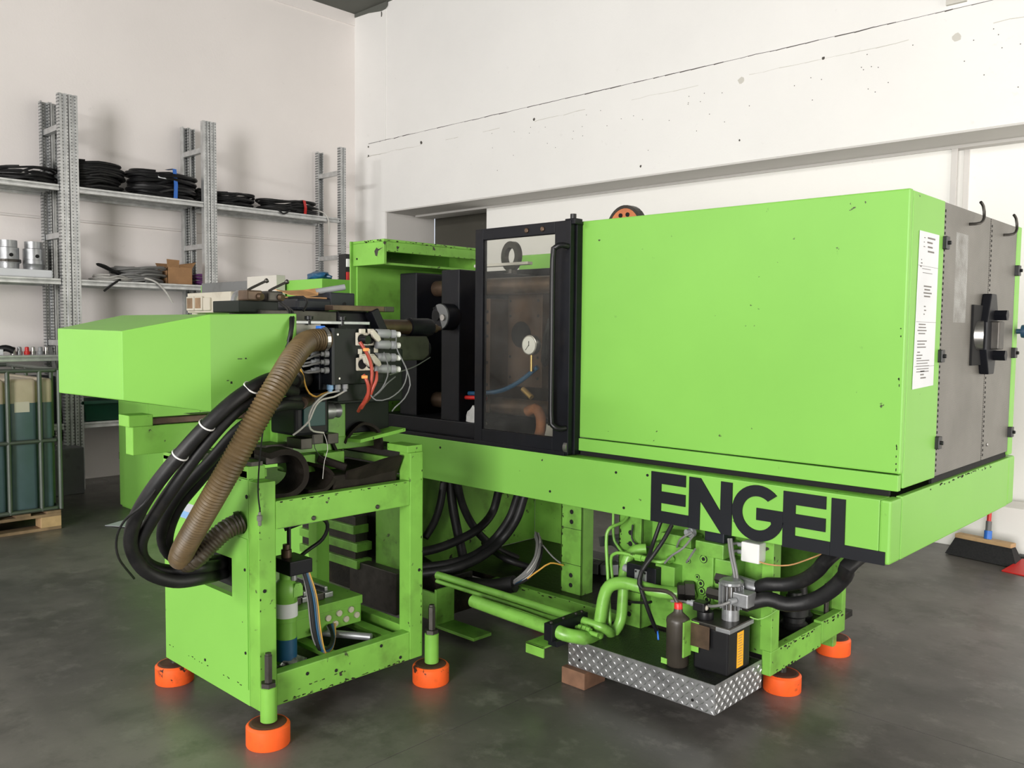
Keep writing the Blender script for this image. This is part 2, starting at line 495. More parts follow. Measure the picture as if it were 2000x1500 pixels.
def bolts(parent, pts, axis_dir, r=0.008, h=0.006, mat='steel_dark', name='bolt'):
    """one bolt head mesh shared by all the copies"""
    first = None
    for p in pts:
        if first is None:
            first = MB().lathe(p, axis_dir, [(0, r), (h * 0.7, r), (h, r * 0.7)], 8).build(name, mat, parent)
            base = Vector(p)
        else:
            c = first.copy()
            COL.objects.link(c)
            d = Vector(p) - base
            c.location = first.location + d
            WLOC[c] = WLOC[first] + d
def blob(name, mat, parent, c, size, amp=0.3, freq=2.0, seed=0, sub=3):
    """crumpled lump"""
    bm = bmesh.new()
    bmesh.ops.create_icosphere(bm, subdivisions=sub, radius=1.0)
    for v in bm.verts:
        n = v.co.normalized()
        d = 1 + amp * noise.noise(n * freq + Vector((seed, seed * 2, 0))) + amp * 0.5 * noise.noise(n * freq * 3 + Vector((seed, 0, seed)))
        v.co = Vector((n.x * size[0], n.y * size[1], n.z * size[2])) * d
    vs = [Vector(c) + v.co for v in bm.verts]
    fs = [tuple(v.index for v in f.verts) for f in bm.faces]
    bm.free()
    return MB().add(vs, fs).build(name, mat, parent, smooth=True)
# ------------------------------------------------------------------ the setting
def struct(o):
    return tag(o, kind='structure')
floor = struct(MB().box(-9.2, 7.2, -8.2, 7.6, -0.16, -0.02).build('floor', 'crack'))
slab_x = [-9.2, -6.2, -2.335, 1.6, 7.2]
slab_y = [-8.2, -4.4, -0.55, 3.386, 7.6]
for i in range(4):
    for j in range(4):
        MB().box(slab_x[i] + 0.002, slab_x[i + 1] - 0.002, slab_y[j] + 0.002, slab_y[j + 1] - 0.002, -0.03, 0).build('slab', 'concrete', floor, 0.0)
wall_left = struct(MB().box(-9.1, -8.88, -8.2, 7.6, 0, 5.6).build('wall_left', 'wall_plaster'))
# plaster band under the ceiling, a hair proud of the wall
MB().box(-8.88, -8.868, -8.0, 6.53, 5.2, 5.6).build('plaster_band', 'wall_plaster', wall_left)
# wall at the back of the hall: pier, upper wall, recess with the sliding panels
wall_back = struct(MB().box(-8.88, -8.28, 6.53, 7.3, 0, 5.6).build('wall_back', 'wall_white'))
MB().box(-8.28, 7.1, 6.545, 7.3, 3.752, 5.6).build('upper_wall', 'wall_white', wall_back)
MB().box(-8.36, 7.1, 6.525, 7.3, 2.905, 3.748).build('lintel', 'wall_white', wall_back, 0.004)
MB().box(-8.28, 7.1, 6.60, 6.9, 0, 0.325).build('kerb', 'panel_paint', wall_back, 0.006)
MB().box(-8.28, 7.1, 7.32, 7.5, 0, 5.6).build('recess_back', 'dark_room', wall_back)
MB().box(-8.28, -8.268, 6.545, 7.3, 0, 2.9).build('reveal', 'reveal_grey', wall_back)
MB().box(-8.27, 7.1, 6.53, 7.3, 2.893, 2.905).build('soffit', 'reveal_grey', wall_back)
# ragged crack along the joint over the lintel and fainter plaster scars beneath it
def crack_strip(name, z, amp, h, x0, x1, gate, mat, seed):
    mb = MB()
    x = x0
    while x < x1:
        l = random.uniform(0.05, 0.16)
        g = noise.noise(Vector((x * 1.7, seed, 0)))
        if g > gate:
            za = z + amp * noise.noise(Vector((x * 5, seed + 3, 0)))
            zb = z + amp * noise.noise(Vector(((x + l) * 5, seed + 3, 0)))
            hh = h * (0.4 + random.random())
            mb.add([(x, 6.5248, za - hh), (x + l, 6.5248, zb - hh * .5), (x + l, 6.5248, zb + hh * .5), (x, 6.5248, za + hh * .3),
                    (x, 6.53, za - hh), (x + l, 6.53, zb - hh * .5), (x + l, 6.53, zb + hh * .5), (x, 6.53, za + hh * .3)],
                   [(0, 1, 2, 3), (4, 7, 6, 5), (0, 4, 5, 1), (1, 5, 6, 2), (2, 6, 7, 3), (3, 7, 4, 0)])
        x += l
    return tag(mb.build(name, mat, wall_back), kind='stuff')
crack_strip('crack_line', 3.745, 0.006, 0.0055, -8.6, 0.5, -0.28, 'crack', 1.0)
crack_strip('plaster_scar', 3.595, 0.02, 0.0035, -8.63, -0.4, -0.05, 'filler', 5.0)
for (x, z, s) in ((-3.62, 3.56, .028), (-7.62, 3.62, .02), (-5.9, 3.61, .015), (-2.93, 3.6, .014), (-1.98, 3.55, .03), (-4.6, 2.99, .012), (-3.62, 3.08, .009), (-8.6, 3.71, .012), (-8.6, 3.6, .012)):
    bl = MB()
    n = 9
    pts = [(x + s * (0.7 + 0.5 * random.random()) * math.cos(6.283 * k / n), z + s * (0.7 + 0.5 * random.random()) * math.sin(6.283 * k / n)) for k in range(n)]
    bl.prism(pts, 'Y', 6.5235, 6.5255).build('plaster_chip', 'filler' if s > .02 else 'crack', wall_back)
for i in range(60):
    x, z = random.uniform(-6.5, -1.2), 3.56 - abs(random.gauss(0, 0.22))
    s = random.uniform(0.003, 0.006)
    if i == 0:
        spot = MB().prism([(x + s * math.cos(a), z + s * math.sin(a)) for a in (0, 1.2, 2.4, 3.6, 4.9)], 'Y', 6.5238, 6.5255).build('nail_hole', 'crack', wall_back)
        s0 = (x, z)
    else:
        c = spot.copy()
        COL.objects.link(c)
        c.location = spot.location + Vector((x - s0[0], 0, z - s0[1]))
        WLOC[c] = WLOC[spot] + Vector((x - s0[0], 0, z - s0[1]))
MB().box(-2.06, -1.93, 6.52, 6.545, 3.78, 3.93).build('plaster_patch', 'filler', wall_back)
MB().prism([(-8.36, 5.19), (-8.345, 5.19), (-8.338, 5.22), (-8.345, 5.25), (-8.36, 5.25)], 'Y', 6.5285, 6.5315).build('plaster_chip', 'crack', wall_back)
# sliding panels that close the recess
d1 = struct(MB().box(-6.99, -2.085, 6.95, 6.99, 0.02, 2.885).build('door_1', 'panel_paint', None, 0.004))
MB().box(-2.112, -2.07, 6.935, 6.952, 0.325, 2.885).build('edge_strip', 'reveal_grey', d1, 0.003)
d2 = struct(MB().box(-2.3, 3.7, 7.03, 7.07, 0.02, 2.885).build('door_2', 'panel_paint', None, 0.004))
MB().box(-2.05, -2.01, 7.018, 7.031, 0.325, 2.885).build('edge_strip', 'reveal_grey', d2, 0.003)
MB().box(-8.2, 3.7, 6.93, 7.08, 2.87, 2.895).build('track', 'reveal_grey', d1)
# surface conduit on the left wall
tr = struct(MB().tube([(-8.868, -7.9, 2.52), (-8.868, 6.5, 2.52)], 0.013, n=10, sharp=True).build('trim_1', 'wall_plaster', None, smooth=True))
# the two walls behind the camera, both solid; the added area lights stand in front of them
wr = struct(MB().box(-9.1, 7.2, -8.2, -8.0, 0, 5.6).build('wall_rear', 'hall_grey'))
ws = struct(MB().box(3.7, 3.9, -8.2, 7.5, 0, 5.6).build('wall_right', 'hall_grey'))
# added frames of the assumed window and gates; no hole behind them
def assumed_frame(name, mb):
    return struct(mb.build(name, 'grey_panel'))
assumed_frame('assumed_window_1', MB().box(-7.8, -3.4, -8.0, -7.9, 4.86, 4.92).box(-7.8, -3.4, -8.0, -7.9, 4.18, 4.24).box(-7.8, -7.74, -8.0, -7.9, 4.24, 4.86).box(-3.46, -3.4, -8.0, -7.9, 4.24, 4.86))
assumed_frame('assumed_gate_1', MB().box(-.55, -.45, -8.0, -7.9, 0, 4.3).box(3.61, 3.69, -8.0, -7.9, 0, 4.3).box(-.55, 3.69, -8.0, -7.9, 4.2, 4.3))
assumed_frame('assumed_gate_2', MB().box(3.6, 3.7, .7, .78, 0, 3.8).box(3.6, 3.7, 6.02, 6.1, 0, 3.8).box(3.6, 3.7, .7, 6.1, 3.72, 3.8))
ceil = struct(MB().box(-9.1, 7.2, -8.2, 7.5, 5.6, 5.75).build('ceiling', 'ceiling_grey'))
struct(MB().box(-9.0, 7.0, 4.9, 6.9, 5.34, 5.62).build('trim_2', 'ceiling_grey'))
# ragged dark gap where the beam meets the back wall
MB().prism([(-8.88, 5.30), (-8.6, 5.29), (-8.35, 5.255), (-8.28, 5.262), (-8.24, 5.30), (-8.24, 5.36), (-8.88, 5.36)], 'Y', 6.519, 6.532).build('broken_plaster', 'ceiling_grey', wall_back)
# ------------------------------------------------------------------ clamping unit
CU = thing('clamping_unit', 'long green clamping unit with big plain cover box and bold black lettering', 'machine', (-2.4, 3.6, 0))
BT, BB = 0.925, 0.70          # skirt beam top / bottom
# skirt beam round the bed
beam = box('skirt_beam', 'green', CU, -4.02, -1.115, 3.05, 3.075, BB, BT, 0.004)
MB().box(-4.02, -1.115, 3.075, 3.14, BB, BB + 0.012).box(-4.02, -1.115, 3.075, 3.14, BT - 0.012, BT).build('beam_flange', 'green_worn', CU, 0.002)
box('corner_cap', 'green', CU, -1.115, -1.077, 3.05, 3.152, BB, BT, 0.008)
box('end_skirt', 'green', CU, -1.10, -1.077, 3.155, 4.545, BB, BT + 0.003, 0.005)
box('corner_cap', 'green', CU, -1.13, -1.077, 4.548, 4.655, BB, BT + 0.003, 0.012)
box('skirt_beam', 'green', CU, -4.02, -1.1, 4.63, 4.655, BB, BT, 0.004)
box('bed_plate', 'oil_black', CU, -4.02, -1.11, 3.075, 4.63, 0.895, 0.912, 0.002)
# the five letters
y0, y1 = 3.0445, 3.0515
def letter(pts):
    return MB().prism(pts, 'Y', y0, y1).build('letter', 'letter_black', beam, 0.0)
letter([(-2.063, .702), (-1.879, .702), (-1.879, .751), (-2.013, .751), (-2.013, .785), (-1.895, .785), (-1.895, .834), (-2.013, .834), (-2.013, .866), (-1.895, .866), (-1.895, .914), (-2.063, .914)])
letter([(-1.878, .702), (-1.827, .702), (-1.826, .821), (-1.728, .702), (-1.683, .702), (-1.683, .912), (-1.733, .912), (-1.734, .791), (-1.825, .913), (-1.878, .913)])
cx, cz, ro, ri = -1.573, .808, .109, .066
arc = [math.radians(a) for a in range(45, 353, 9)]
gp = [(cx + ro * math.cos(a), cz + ro * math.sin(a)) for a in arc]
gp += [(-1.470, .785), (-1.470, .829), (-1.578, .829), (-1.578, .782), (-1.518, .783)]
gp += [(cx + ri * math.cos(math.radians(a)), cz + ri * math.sin(math.radians(a))) for a in range(330, 44, -9)]
letter(gp)
letter([(-1.4695, .698), (-1.286, .698), (-1.286, .747), (-1.421, .747), (-1.421, .780), (-1.305, .780), (-1.305, .829), (-1.421, .829), (-1.421, .863), (-1.305, .863), (-1.305, .910), (-1.4695, .910)])
letter([(-1.285, .698), (-1.091, .698), (-1.091, .745), (-1.234, .745), (-1.234, .909), (-1.285, .909)])
bolts(beam, [(-2.25, 3.05, .885), (-2.085, 3.05, .893), (-2.205, 3.05, .735), (-2.63, 3.05, .75), (-3.4, 3.05, .88)], (0, -1, 0), 0.006, 0.004, 'hole', 'screw')
# big sheet-metal cover
C0, C1, TOP = -2.585, -1.079, 2.004
cov = box('cover', 'green', CU, C0, C1, 3.13, 3.16, 1.009, TOP, 0.006)
box('cover_top', 'green', CU, C0, C1 - .022, 3.161, 3.52, TOP - 0.02, TOP - .001, 0.003)
box('cover_top', 'green', CU, C0, C1 - .045, 4.2, 4.57, TOP - 0.02, TOP - .001, 0.003)
box('cover_end', 'green', CU, -1.10, -1.078, 3.16, 3.497, 0.955, TOP - 0.004, 0.004)
box('cover_skirt', 'green', CU, C0 + 0.015, -1.082, 3.122, 3.15, 0.948, 1.005, 0.003)
box('foot_gap', 'hole', CU, C0 + 0.02, -1.12, 3.14, 3.16, 0.925, 0.95, 0.0)
box('cover', 'green', CU, C0, C1 - .045, 4.575, 4.60, 0.96, TOP, 0.006)
# end of the cover: two perforated sheets, hinges, hooks, hub of the clamping cylinder
for (a, b) in ((3.503, 4.105), (4.117, 4.53)):
    p = box('perforated_sheet', 'perforated', CU, -1.094, -1.082, a, b, 0.958, TOP - 0.005, 0.001, segs=1)
    e = MB()
    z = 0.975
    while z < TOP - 0.03:
        e.box(-1.0825, -1.0805, a + 0.008, a + 0.016, z, z + 0.010)
        z += 0.021
    tag(e.build('edge_slots', 'hole', p), kind='stuff')
box('end_post', 'green', CU, -1.12, -1.078, 4.533, 4.60, 0.94, TOP, 0.005)
box('end_gap', 'hole', CU, -1.10, -1.09, 3.5, 4.54, 0.93, 0.957, 0.0)
for (y, z) in ((3.50, 1.845), (3.495, 1.42), (3.50, 1.09), (4.535, 1.80), (4.535, 1.42), (4.535, 1.05)):
    MB().box(-1.085, -1.062, y - 0.017, y + 0.017, z - 0.024, z + 0.024).cyl((-1.07, y, z), (-1.052, y, z), 0.008, 8).build('latch', 'black_plastic', CU, 0.003)
for y in (3.86, 4.36):
    MB().tube([(-1.083, y - 0.05, 1.945), (-1.05, y - 0.02, 1.95), (-1.045, y + 0.012, 1.975), (-1.05, y + 0.012, 2.02), (-1.055, y - 0.008, 2.035)], 0.006, n=8).build('hook', 'steel_dark', CU, smooth=True)
hub = box('hub_recess', 'hole', CU, -1.083, -1.072, 3.885, 4.03, 1.375, 1.625, 0.002)
MB().prism([(3.985, 1.555), (4.03, 1.675), (4.105, 1.675), (4.135, 1.60), (4.135, 1.43), (4.11, 1.335), (4.03, 1.335), (3.985, 1.44)], 'X', -1.082, -1.045).build('hub_bracket', 'black_paint', CU, 0.006)
box('hub_block', 'steel_dark', CU, -1.06, -1.015, 4.045, 4.12, 1.44, 1.56, 0.006)
for z in (1.585, 1.415):
    cyl('hub_bolt', 'black_paint', CU, (-1.06, 4.10, z), (-1.0, 4.10, z), 0.024, 6)
cyl('hub_rod', 'steel', CU, (-1.09, 3.955, 1.50), (-1.055, 3.965, 1.50), 0.06, 24)
bolts(CU, [(-1.082, 4.19, 1.02), (-1.082, 4.16, 1.62)], (1, 0, 0), 0.008, 0.005, 'steel', 'rivet')
# instruction plate with four printed fields
pl = MB().hexa([(-1.0765, 3.209, 1.305), (-1.0765, 3.43, 1.312), (-1.0755, 3.43, 1.312), (-1.0755, 3.209, 1.305),
                (-1.0765, 3.226, 1.868), (-1.0765, 3.434, 1.868), (-1.0755, 3.434, 1.868), (-1.0755, 3.226, 1.868)]).build('instruction_plate', 'paper', CU)
tag(pl, 'long white instruction plate with faint printed lines')
pr = MB()
def lines(y0, y1, z0, n, dz, h=0.004, jit=0.5):
    for k in range(n):
        pr.box(-1.0755, -1.0750, y0 + random.random() * jit * 0.03, y1 - random.random() * jit * 0.06, z0 - k * dz, z0 - k * dz + h)
lines(3.30, 3.39, 1.845, 4, 0.016, 0.006); lines(3.27, 3.29, 1.845, 3, 0.016, 0.003)
lines(3.24, 3.28, 1.765, 3, 0.012); lines(3.26, 3.38, 1.735, 2, 0.014, 0.002)
lines(3.285, 3.375, 1.672, 4, 0.012, 0.005); lines(3.29, 3.32, 1.60, 3, 0.014, 0.004)
lines(3.235, 3.34, 1.535, 4, 0.011); lines(3.235, 3.34, 1.475, 3, 0.011); lines(3.235, 3.30, 1.435, 3, 0.011); lines(3.23, 3.38, 1.405, 5, 0.010, 0.003)
lines(3.28, 3.35, 1.365, 3, 0.012, 0.005)
tag(pr.build('printing', 'print', pl), kind='stuff')
for z in (1.745, 1.545, 1.385):
    box('field_seam', 'print', pl, -1.0756, -1.0751, 3.222, 3.432, z, z + 0.0012, 0)

# sliding guard door with clear pane
dr = MB()
DX0, DX1, DZ0, DZ1, DY = -3.15, -2.53, 0.93, 2.004, 3.055
dr.box(DX0, DX0 + 0.055, DY, DY + 0.03, DZ0, DZ1).box(DX1 - 0.095, DX1, DY, DY + 0.03, DZ0, DZ1)
dr.box(DX0 + 0.055, DX1 - 0.095, DY, DY + 0.03, DZ1 - 0.055, DZ1).box(DX0 + 0.055, DX1 - 0.095, DY, DY + 0.03, DZ0, DZ0 + 0.075)
door = dr.build('guard_door', 'black_paint', CU, 0.003)
MB().box(DX0 + 0.05, DX1 - 0.09, DY + 0.012, DY + 0.018, DZ0 + 0.07, DZ1 - 0.05).build('pane', 'acrylic', door)
tube('door_handle', 'black_plastic', door, [(-2.545, DY, 1.885), (-2.555, DY - 0.03, 1.89), (-2.578, DY - 0.05, 1.878), (-2.592, DY - 0.05, 1.83), (-2.592, DY - 0.05, 1.45), (-2.592, DY - 0.05, 1.12), (-2.582, DY - 0.05, 1.07), (-2.56, DY - 0.03, 1.052), (-2.545, DY, 1.055)], 0.013, n=12)
cyl('roller', 'black_plastic', door, (-2.545, DY + 0.035, 2.0), (-2.545, DY + 0.035, 2.035), 0.014)
box('roller_bracket', 'black_paint', door, -2.57, -2.51, DY + 0.005, DY + 0.06, 1.985, 2.012)
bolts(door, [(-2.80, DY, 1.975), (-2.70, DY, 1.975)], (0, -1, 0), 0.012, 0.008, 'steel_brown')
box('door_edge', 'black_paint', CU, -2.555, -2.52, 3.09, 3.13, 0.93, 1.99, 0.003)
box('door_rail', 'black_paint', CU, -4.02, -2.55, 3.05, 3.10, BT, 0.945, 0.003)
cyl('door_wheel', 'steel', CU, (-2.555, 3.075, 0.965), (-2.535, 3.075, 0.965), 0.03, 20)

# platens, tie bars and mould behind the door
box('platen', 'black_paint', CU, -3.488, -3.345, 3.13, 4.45, 0.96, 1.82, 0.008)
box('platen', 'black_paint', CU, -3.886, -3.737, 3.17, 4.45, 0.96, 1.82, 0.008)
box('platen', 'black_paint', CU, -2.74, -2.58, 3.45, 4.45, 0.96, 1.84, 0.008)
box('platen_bridge', 'black_paint', CU, -4.0, -2.6, 3.75, 4.2, 1.77, 1.86, 0.006)
box('platen_foot', 'black_paint', CU, -4.0, -3.2, 3.11, 4.4, 0.912, 1.02, 0.006)
for (y, z) in ((3.32, 1.735), (3.32, 1.10), (4.3, 1.735), (4.3, 1.10)):
    cyl('tie_bar', 'steel_brown', CU, (-4.0, y, z), (-1.15, y, z), 0.045, 24)
mp = box('mould_plate', 'mould_brown', CU, -3.335, -3.255, 3.27, 4.2, 1.06, 1.67, 0.004)
for x in (-3.315, -3.275):
    bolts(mp, [(x, 3.27, z) for z in (1.60, 1.54, 1.47, 1.33, 1.21, 1.13)], (0, -1, 0), 0.009, 0.001, 'hole', 'mould_hole')
mp2 = box('mould_plate', 'mould_brown', CU, -3.25, -3.0, 3.40, 4.2, 1.20, 1.71, 0.006)
cyl('mould_hole', 'hole', mp2, (-3.15, 3.402, 1.48), (-3.15, 3.397, 1.48), 0.07, 28)
bolts(mp2, [(x, 3.40, z) for x in (-3.23, -3.03) for z in (1.66, 1.58, 1.36, 1.25)], (0, -1, 0), 0.008, 0.002, 'hole', 'mould_hole')
mp3 = box('mould_plate', 'black_paint', CU, -3.0, -2.76, 3.45, 4.2, 1.0, 1.80, 0.006)
box('mould_top', 'black_paint', CU, -3.1, -2.72, 3.5, 3.9, 1.70, 1.79, 0.005)
MB().ring((-3.435, 3.62, 1.925), (0.2, 1, 0), 0.085, 0.05, 0.03).cyl((-3.435, 3.62, 1.79), (-3.435, 3.62, 1.85), 0.03).build('lifting_eye', 'steel_dark', CU, smooth=True)
box('rear_guard', 'green', CU, -4.2, -3.88, 4.5, 4.56, 1.0, 2.03, 0.006)
box('valve_block', 'black_paint', CU, -2.92, -2.66, 3.8, 4.2, 1.79, 1.90, 0.005)
# nozzle bush with half-moon shutter on the platen face
nb = cyl('nozzle_bush', 'black_paint', CU, (-3.405, 3.132, 1.57), (-3.405, 3.05, 1.57), 0.07, 28, 0.004)
MB().ring((-3.405, 3.05, 1.57), (0, 1, 0), 0.066, 0.001, 0.014, 20, -1.2, 2.0).build('shutter', 'grey_panel', nb, 0.001)
cyl('bore', 'hole', nb, (-3.43, 3.05, 1.575), (-3.43, 3.041, 1.575), 0.026, 20)
cyl('bolt_head', 'steel', nb, (-3.37, 3.045, 1.565), (-3.37, 3.03, 1.565), 0.016, 12)
bolts(nb, [(-3.455, 3.05, 1.615), (-3.435, 3.05, 1.622), (-3.455, 3.05, 1.535)], (0, -1, 0), 0.006, 0.003, 'hole', 'screw')
box('sensor_rail', 'panel_white', CU, -3.62, -3.2, 3.50, 3.54, 1.862, 1.878, 0.002)
# green guard hood with its arm beside the platen
gh = MB().box(-4.10, -3.815, 3.0, 3.02, 1.86, 1.985).box(-3.835, -3.815, 3.02, 3.73, 1.93, 1.985).box(-4.10, -3.815, 3.0, 3.75, 1.985, 2.0).box(-4.10, -4.085, 3.02, 3.75, 0.93, 1.985).box(-4.085, -3.815, 3.73, 3.75, 1.86, 1.985)
g = gh.build('guard_hood', 'green_worn', CU, 0.004)
MB().hexa([(-4.085, 3.02, 1.86), (-3.835, 3.02, 1.86), (-3.835, 3.75, 1.86), (-4.085, 3.75, 1.86), (-4.085, 3.02, 1.872), (-3.835, 3.02, 1.872), (-3.835, 3.75, 1.872), (-4.085, 3.75, 1.872)]).build('hood_floor', 'green_worn', g)
bolts(g, [(-4.06, 3.0, 1.90)], (0, -1, 0), 0.006, 0.004, 'hole', 'screw')
MB().add([(-3.90, 2.9993, 1.935), (-3.88, 2.9993, 1.955), (-3.865, 2.9993, 1.945), (-3.82, 2.9993, 1.953), (-3.865, 2.9993, 1.935), (-3.875, 2.9993, 1.905), (-3.89, 2.9993, 1.91)], [(0, 1, 2, 3, 4, 5, 6)]).build('paint_scar', 'steel_dark', g)
box('guard_panel', 'green_worn', CU, -4.112, -4.101, 2.985, 3.06, 0.93, 2.0, 0.003)
# hoses, rag and gauge seen through the pane
gg = cyl('pressure_gauge', 'steel', CU, (-2.879, 3.20, 1.43), (-2.879, 3.165, 1.43), 0.05, 28, 0.004)
cyl('dial', 'dial', gg, (-2.879, 3.166, 1.43), (-2.879, 3.1635, 1.43), 0.043, 28)
MB().box(-2.881, -2.877, 3.1625, 3.1636, 1.425, 1.45).bar((-2.879, 3.163, 1.43), (-2.90, 3.163, 1.405), 0.003, 0.002).build('needle', 'hole', gg)
cyl('gauge_stem', 'brass', gg, (-2.879, 3.185, 1.385), (-2.879, 3.185, 1.30), 0.008, 12)
for k, (x, zz) in enumerate(((-2.93, 1.62), (-2.90, 1.66), (-2.87, 1.68), (-2.95, 1.58))):
    tube('mould_hose', 'rubber', CU, [(x + 0.14, 3.48, zz), (x + 0.06, 3.40, zz + 0.04), (x, 3.38, zz - 0.08), (x - 0.06, 3.42, zz - 0.26), (x - 0.14, 3.50, zz - 0.36)], 0.014)
tube('mould_hose', 'blue_tape', CU, [(-2.87, 3.22, 1.32), (-2.98, 3.20, 1.24), (-3.10, 3.19, 1.19), (-3.25, 3.19, 1.17), (-3.33, 3.19, 1.165)], 0.012)
tube('red_hose', 'red', CU, [(-3.20, 3.19, 1.145), (-3.27, 3.185, 1.145), (-3.36, 3.18, 1.142)], 0.011)
cyl('hose_fitting', 'brass', CU, (-2.94, 3.19, 1.21), (-2.88, 3.19, 1.17), 0.014, 12)
tube('rusty_pipe', 'rust', CU, [(-2.88, 3.16, 1.10), (-2.83, 3.16, 1.12), (-2.795, 3.16, 1.09), (-2.79, 3.16, 1.02), (-2.82, 3.16, 0.95)], 0.026)
box('bed_strip', 'panel_white', CU, -3.12, -2.70, 3.5, 3.56, 0.913, 1.0, 0.003)
rag = blob('rag', 'cloth', None, (-3.255, 3.17, 1.015), (0.062, 0.04, 0.075), 0.35, 2.2, 3)
tag(rag, 'crumpled pale grey rag stuffed behind the black door frame', 'rag')
MB().lathe((-1.075, 4.57, 1.52), (1, 0, 0), [(0, .012), (.02, .012), (.022, .03), (.05, .034), (.07, .02)], 18).build('blue_knob', 'dark_blue', CU, smooth=True)
# dark machinery seen through the open stand
box('bed_support', 'steel_dark', CU, -3.75, -3.36, 2.72, 2.78, 0.06, 0.275, 0.004)
box('bed_column', 'green_oily', CU, -3.63, -3.43, 2.80, 2.95, 0.2, 0.70, 0.004)
for z in (.42, .33, .24):
    box('bed_rib', 'green_oily', CU, -4.2, -3.66 - .03 * (z > .4), 2.70, 2.8, z, z + .045, 0.003)
    box('bed_rib_shim', 'steel_dark', CU, -4.2, -3.70, 2.72, 2.8, z + .04, z + .09, 0.002)
box('bed_wall', 'oil_black', CU, -4.2, -3.64, 2.85, 2.9, .05, .9, 0.003)
# flange disc seen over the cover
fd = MB().ring((-2.84, 3.9, 2.055), (0.15, 1, 0), 0.125, 0.03, 0.03, 32).build('flange_disc', 'flange_orange', CU, 0.004)
MB().ring((-2.84, 3.905, 2.055), (0.15, 1, 0), 0.135, 0.118, 0.045, 32).build('rim', 'steel_dark', fd)
for k in range(10):
    a = 6.283 * k / 10
    MB().cyl((-2.84 + 0.085 * math.cos(a), 3.884 - .0128 * math.cos(a), 2.055 + 0.085 * math.sin(a)), (-2.84 + 0.085 * math.cos(a), 3.878 - .0128 * math.cos(a), 2.055 + 0.085 * math.sin(a)), 0.012, 12).build('flange_hole', 'hole', fd)
cyl('flange_stub', 'steel_dark', CU, (-2.84, 3.9, 1.86), (-2.84, 3.9, 1.96), 0.06)

# base frame under the bed
E0 = -1.57
box('base_rail', 'green_oily', CU, -3.15, -2.30, 3.19, 3.235, 0.06, 0.20, 0.004)
box('base_rail', 'green_oily', CU, -3.15, -1.60, 3.86, 3.90, 0.06, 0.20, 0.004)
box('base_floor', 'oil_black', CU, -3.6, E0 - 0.02, 3.235, 4.05, 0.165, 0.195, 0.002)
box('end_rail', 'green_worn', CU, E0 - 0.04, E0, 3.185, 3.66, 0.125, 0.225, 0.004)
box('end_rail', 'green_worn', CU, E0 - 0.04, E0, 3.665, 3.915, 0.135, 0.235, 0.004)
box('end_post', 'green_worn', CU, E0 - 0.05, E0, 3.185, 3.25, 0.225, 0.70, 0.003)
box('end_post', 'green_worn', CU, E0 - 0.05, E0, 3.875, 3.915, 0.235, 0.70, 0.003)
box('side_plate', 'green_oily', CU, -2.30, E0 - 0.05, 3.22, 3.24, 0.19, 0.70, 0.002)
box('back_plate', 'green_oily', CU, -2.05, E0 - 0.05, 3.90, 3.92, 0.20, 0.70, 0.002)
for (x0, x1, ya) in ((-2.77, -2.635, 3.30), (-2.30, -2.17, 3.145)):
    p = MB().box(x0, x1, ya, ya + 0.008, 0.18, 0.70).box(x0, x0 + 0.008, ya, ya + 0.09, 0.18, 0.70).box(x1 - 0.008, x1, ya, ya + 0.09, 0.18, 0.70).build('support_post', 'green_oily', CU, 0.002)
    bolts(p, [((x0 + x1) / 2, ya, z) for z in (0.235, 0.285, 0.555, 0.605)], (0, -1, 0), 0.012, 0.002, 'hole', 'bolt_hole')
    box('weld_seam', 'black_paint', p, x0 + 0.004, x1 - 0.004, ya - 0.001, ya, 0.34, 0.342, 0)
    box('weld_seam', 'black_paint', p, x0 + 0.004, x1 - 0.004, ya - 0.001, ya, 0.52, 0.522, 0)
# oil tank walls behind the hoses
box('tank_side', 'green_worn', CU, -3.625, -3.60, 3.10, 4.03, 0.195, 0.90, 0.003)
box('tank_back', 'green_worn', CU, -3.60, -3.30, 4.03, 4.05, 0.195, 0.90, 0.003)
# rubber buffers on the base floor
for (x, y) in ((-1.80, 3.55), (-1.68, 3.62), (-1.72, 3.76), (-1.90, 3.42)):
    MB().lathe((x, y, 0.195), (0, 0, 1), [(0, .055), (.02, .06), (.03, .048), (.05, .048), (.06, .06), (.10, .06), (.11, .035), (.16, .03)], 20).build('buffer', 'rubber', CU, smooth=True)
cyl('stud', 'steel_dark', CU, (-1.62, 3.82, 0.195), (-1.62, 3.82, 0.36), 0.011)
# orange levelling pads
def pad(parent, x, y, r, h, name='levelling_foot'):
    o = MB().lathe((x, y, 0), (0, 0, 1), [(0, r * 0.97), (0.004, r), (h - 0.008, r), (h, r - 0.008)], 36).build(name, 'orange', parent, smooth=True)
    MB().lathe((x, y, h - 0.001), (0, 0, 1), [(0, r - 0.009), (0.004, r - 0.02)], 28).build('pad_top', 'orange_top', o)
    return o
for (x, y) in ((-1.615, 3.385), (-1.64, 3.96), (-2.95, 3.40), (-2.95, 3.8)):
    f = pad(CU, x, y, 0.078, 0.075)
    cyl('foot_bolt', 'steel_dark', f, (x, y, 0.078), (x, y, 0.135), 0.016)
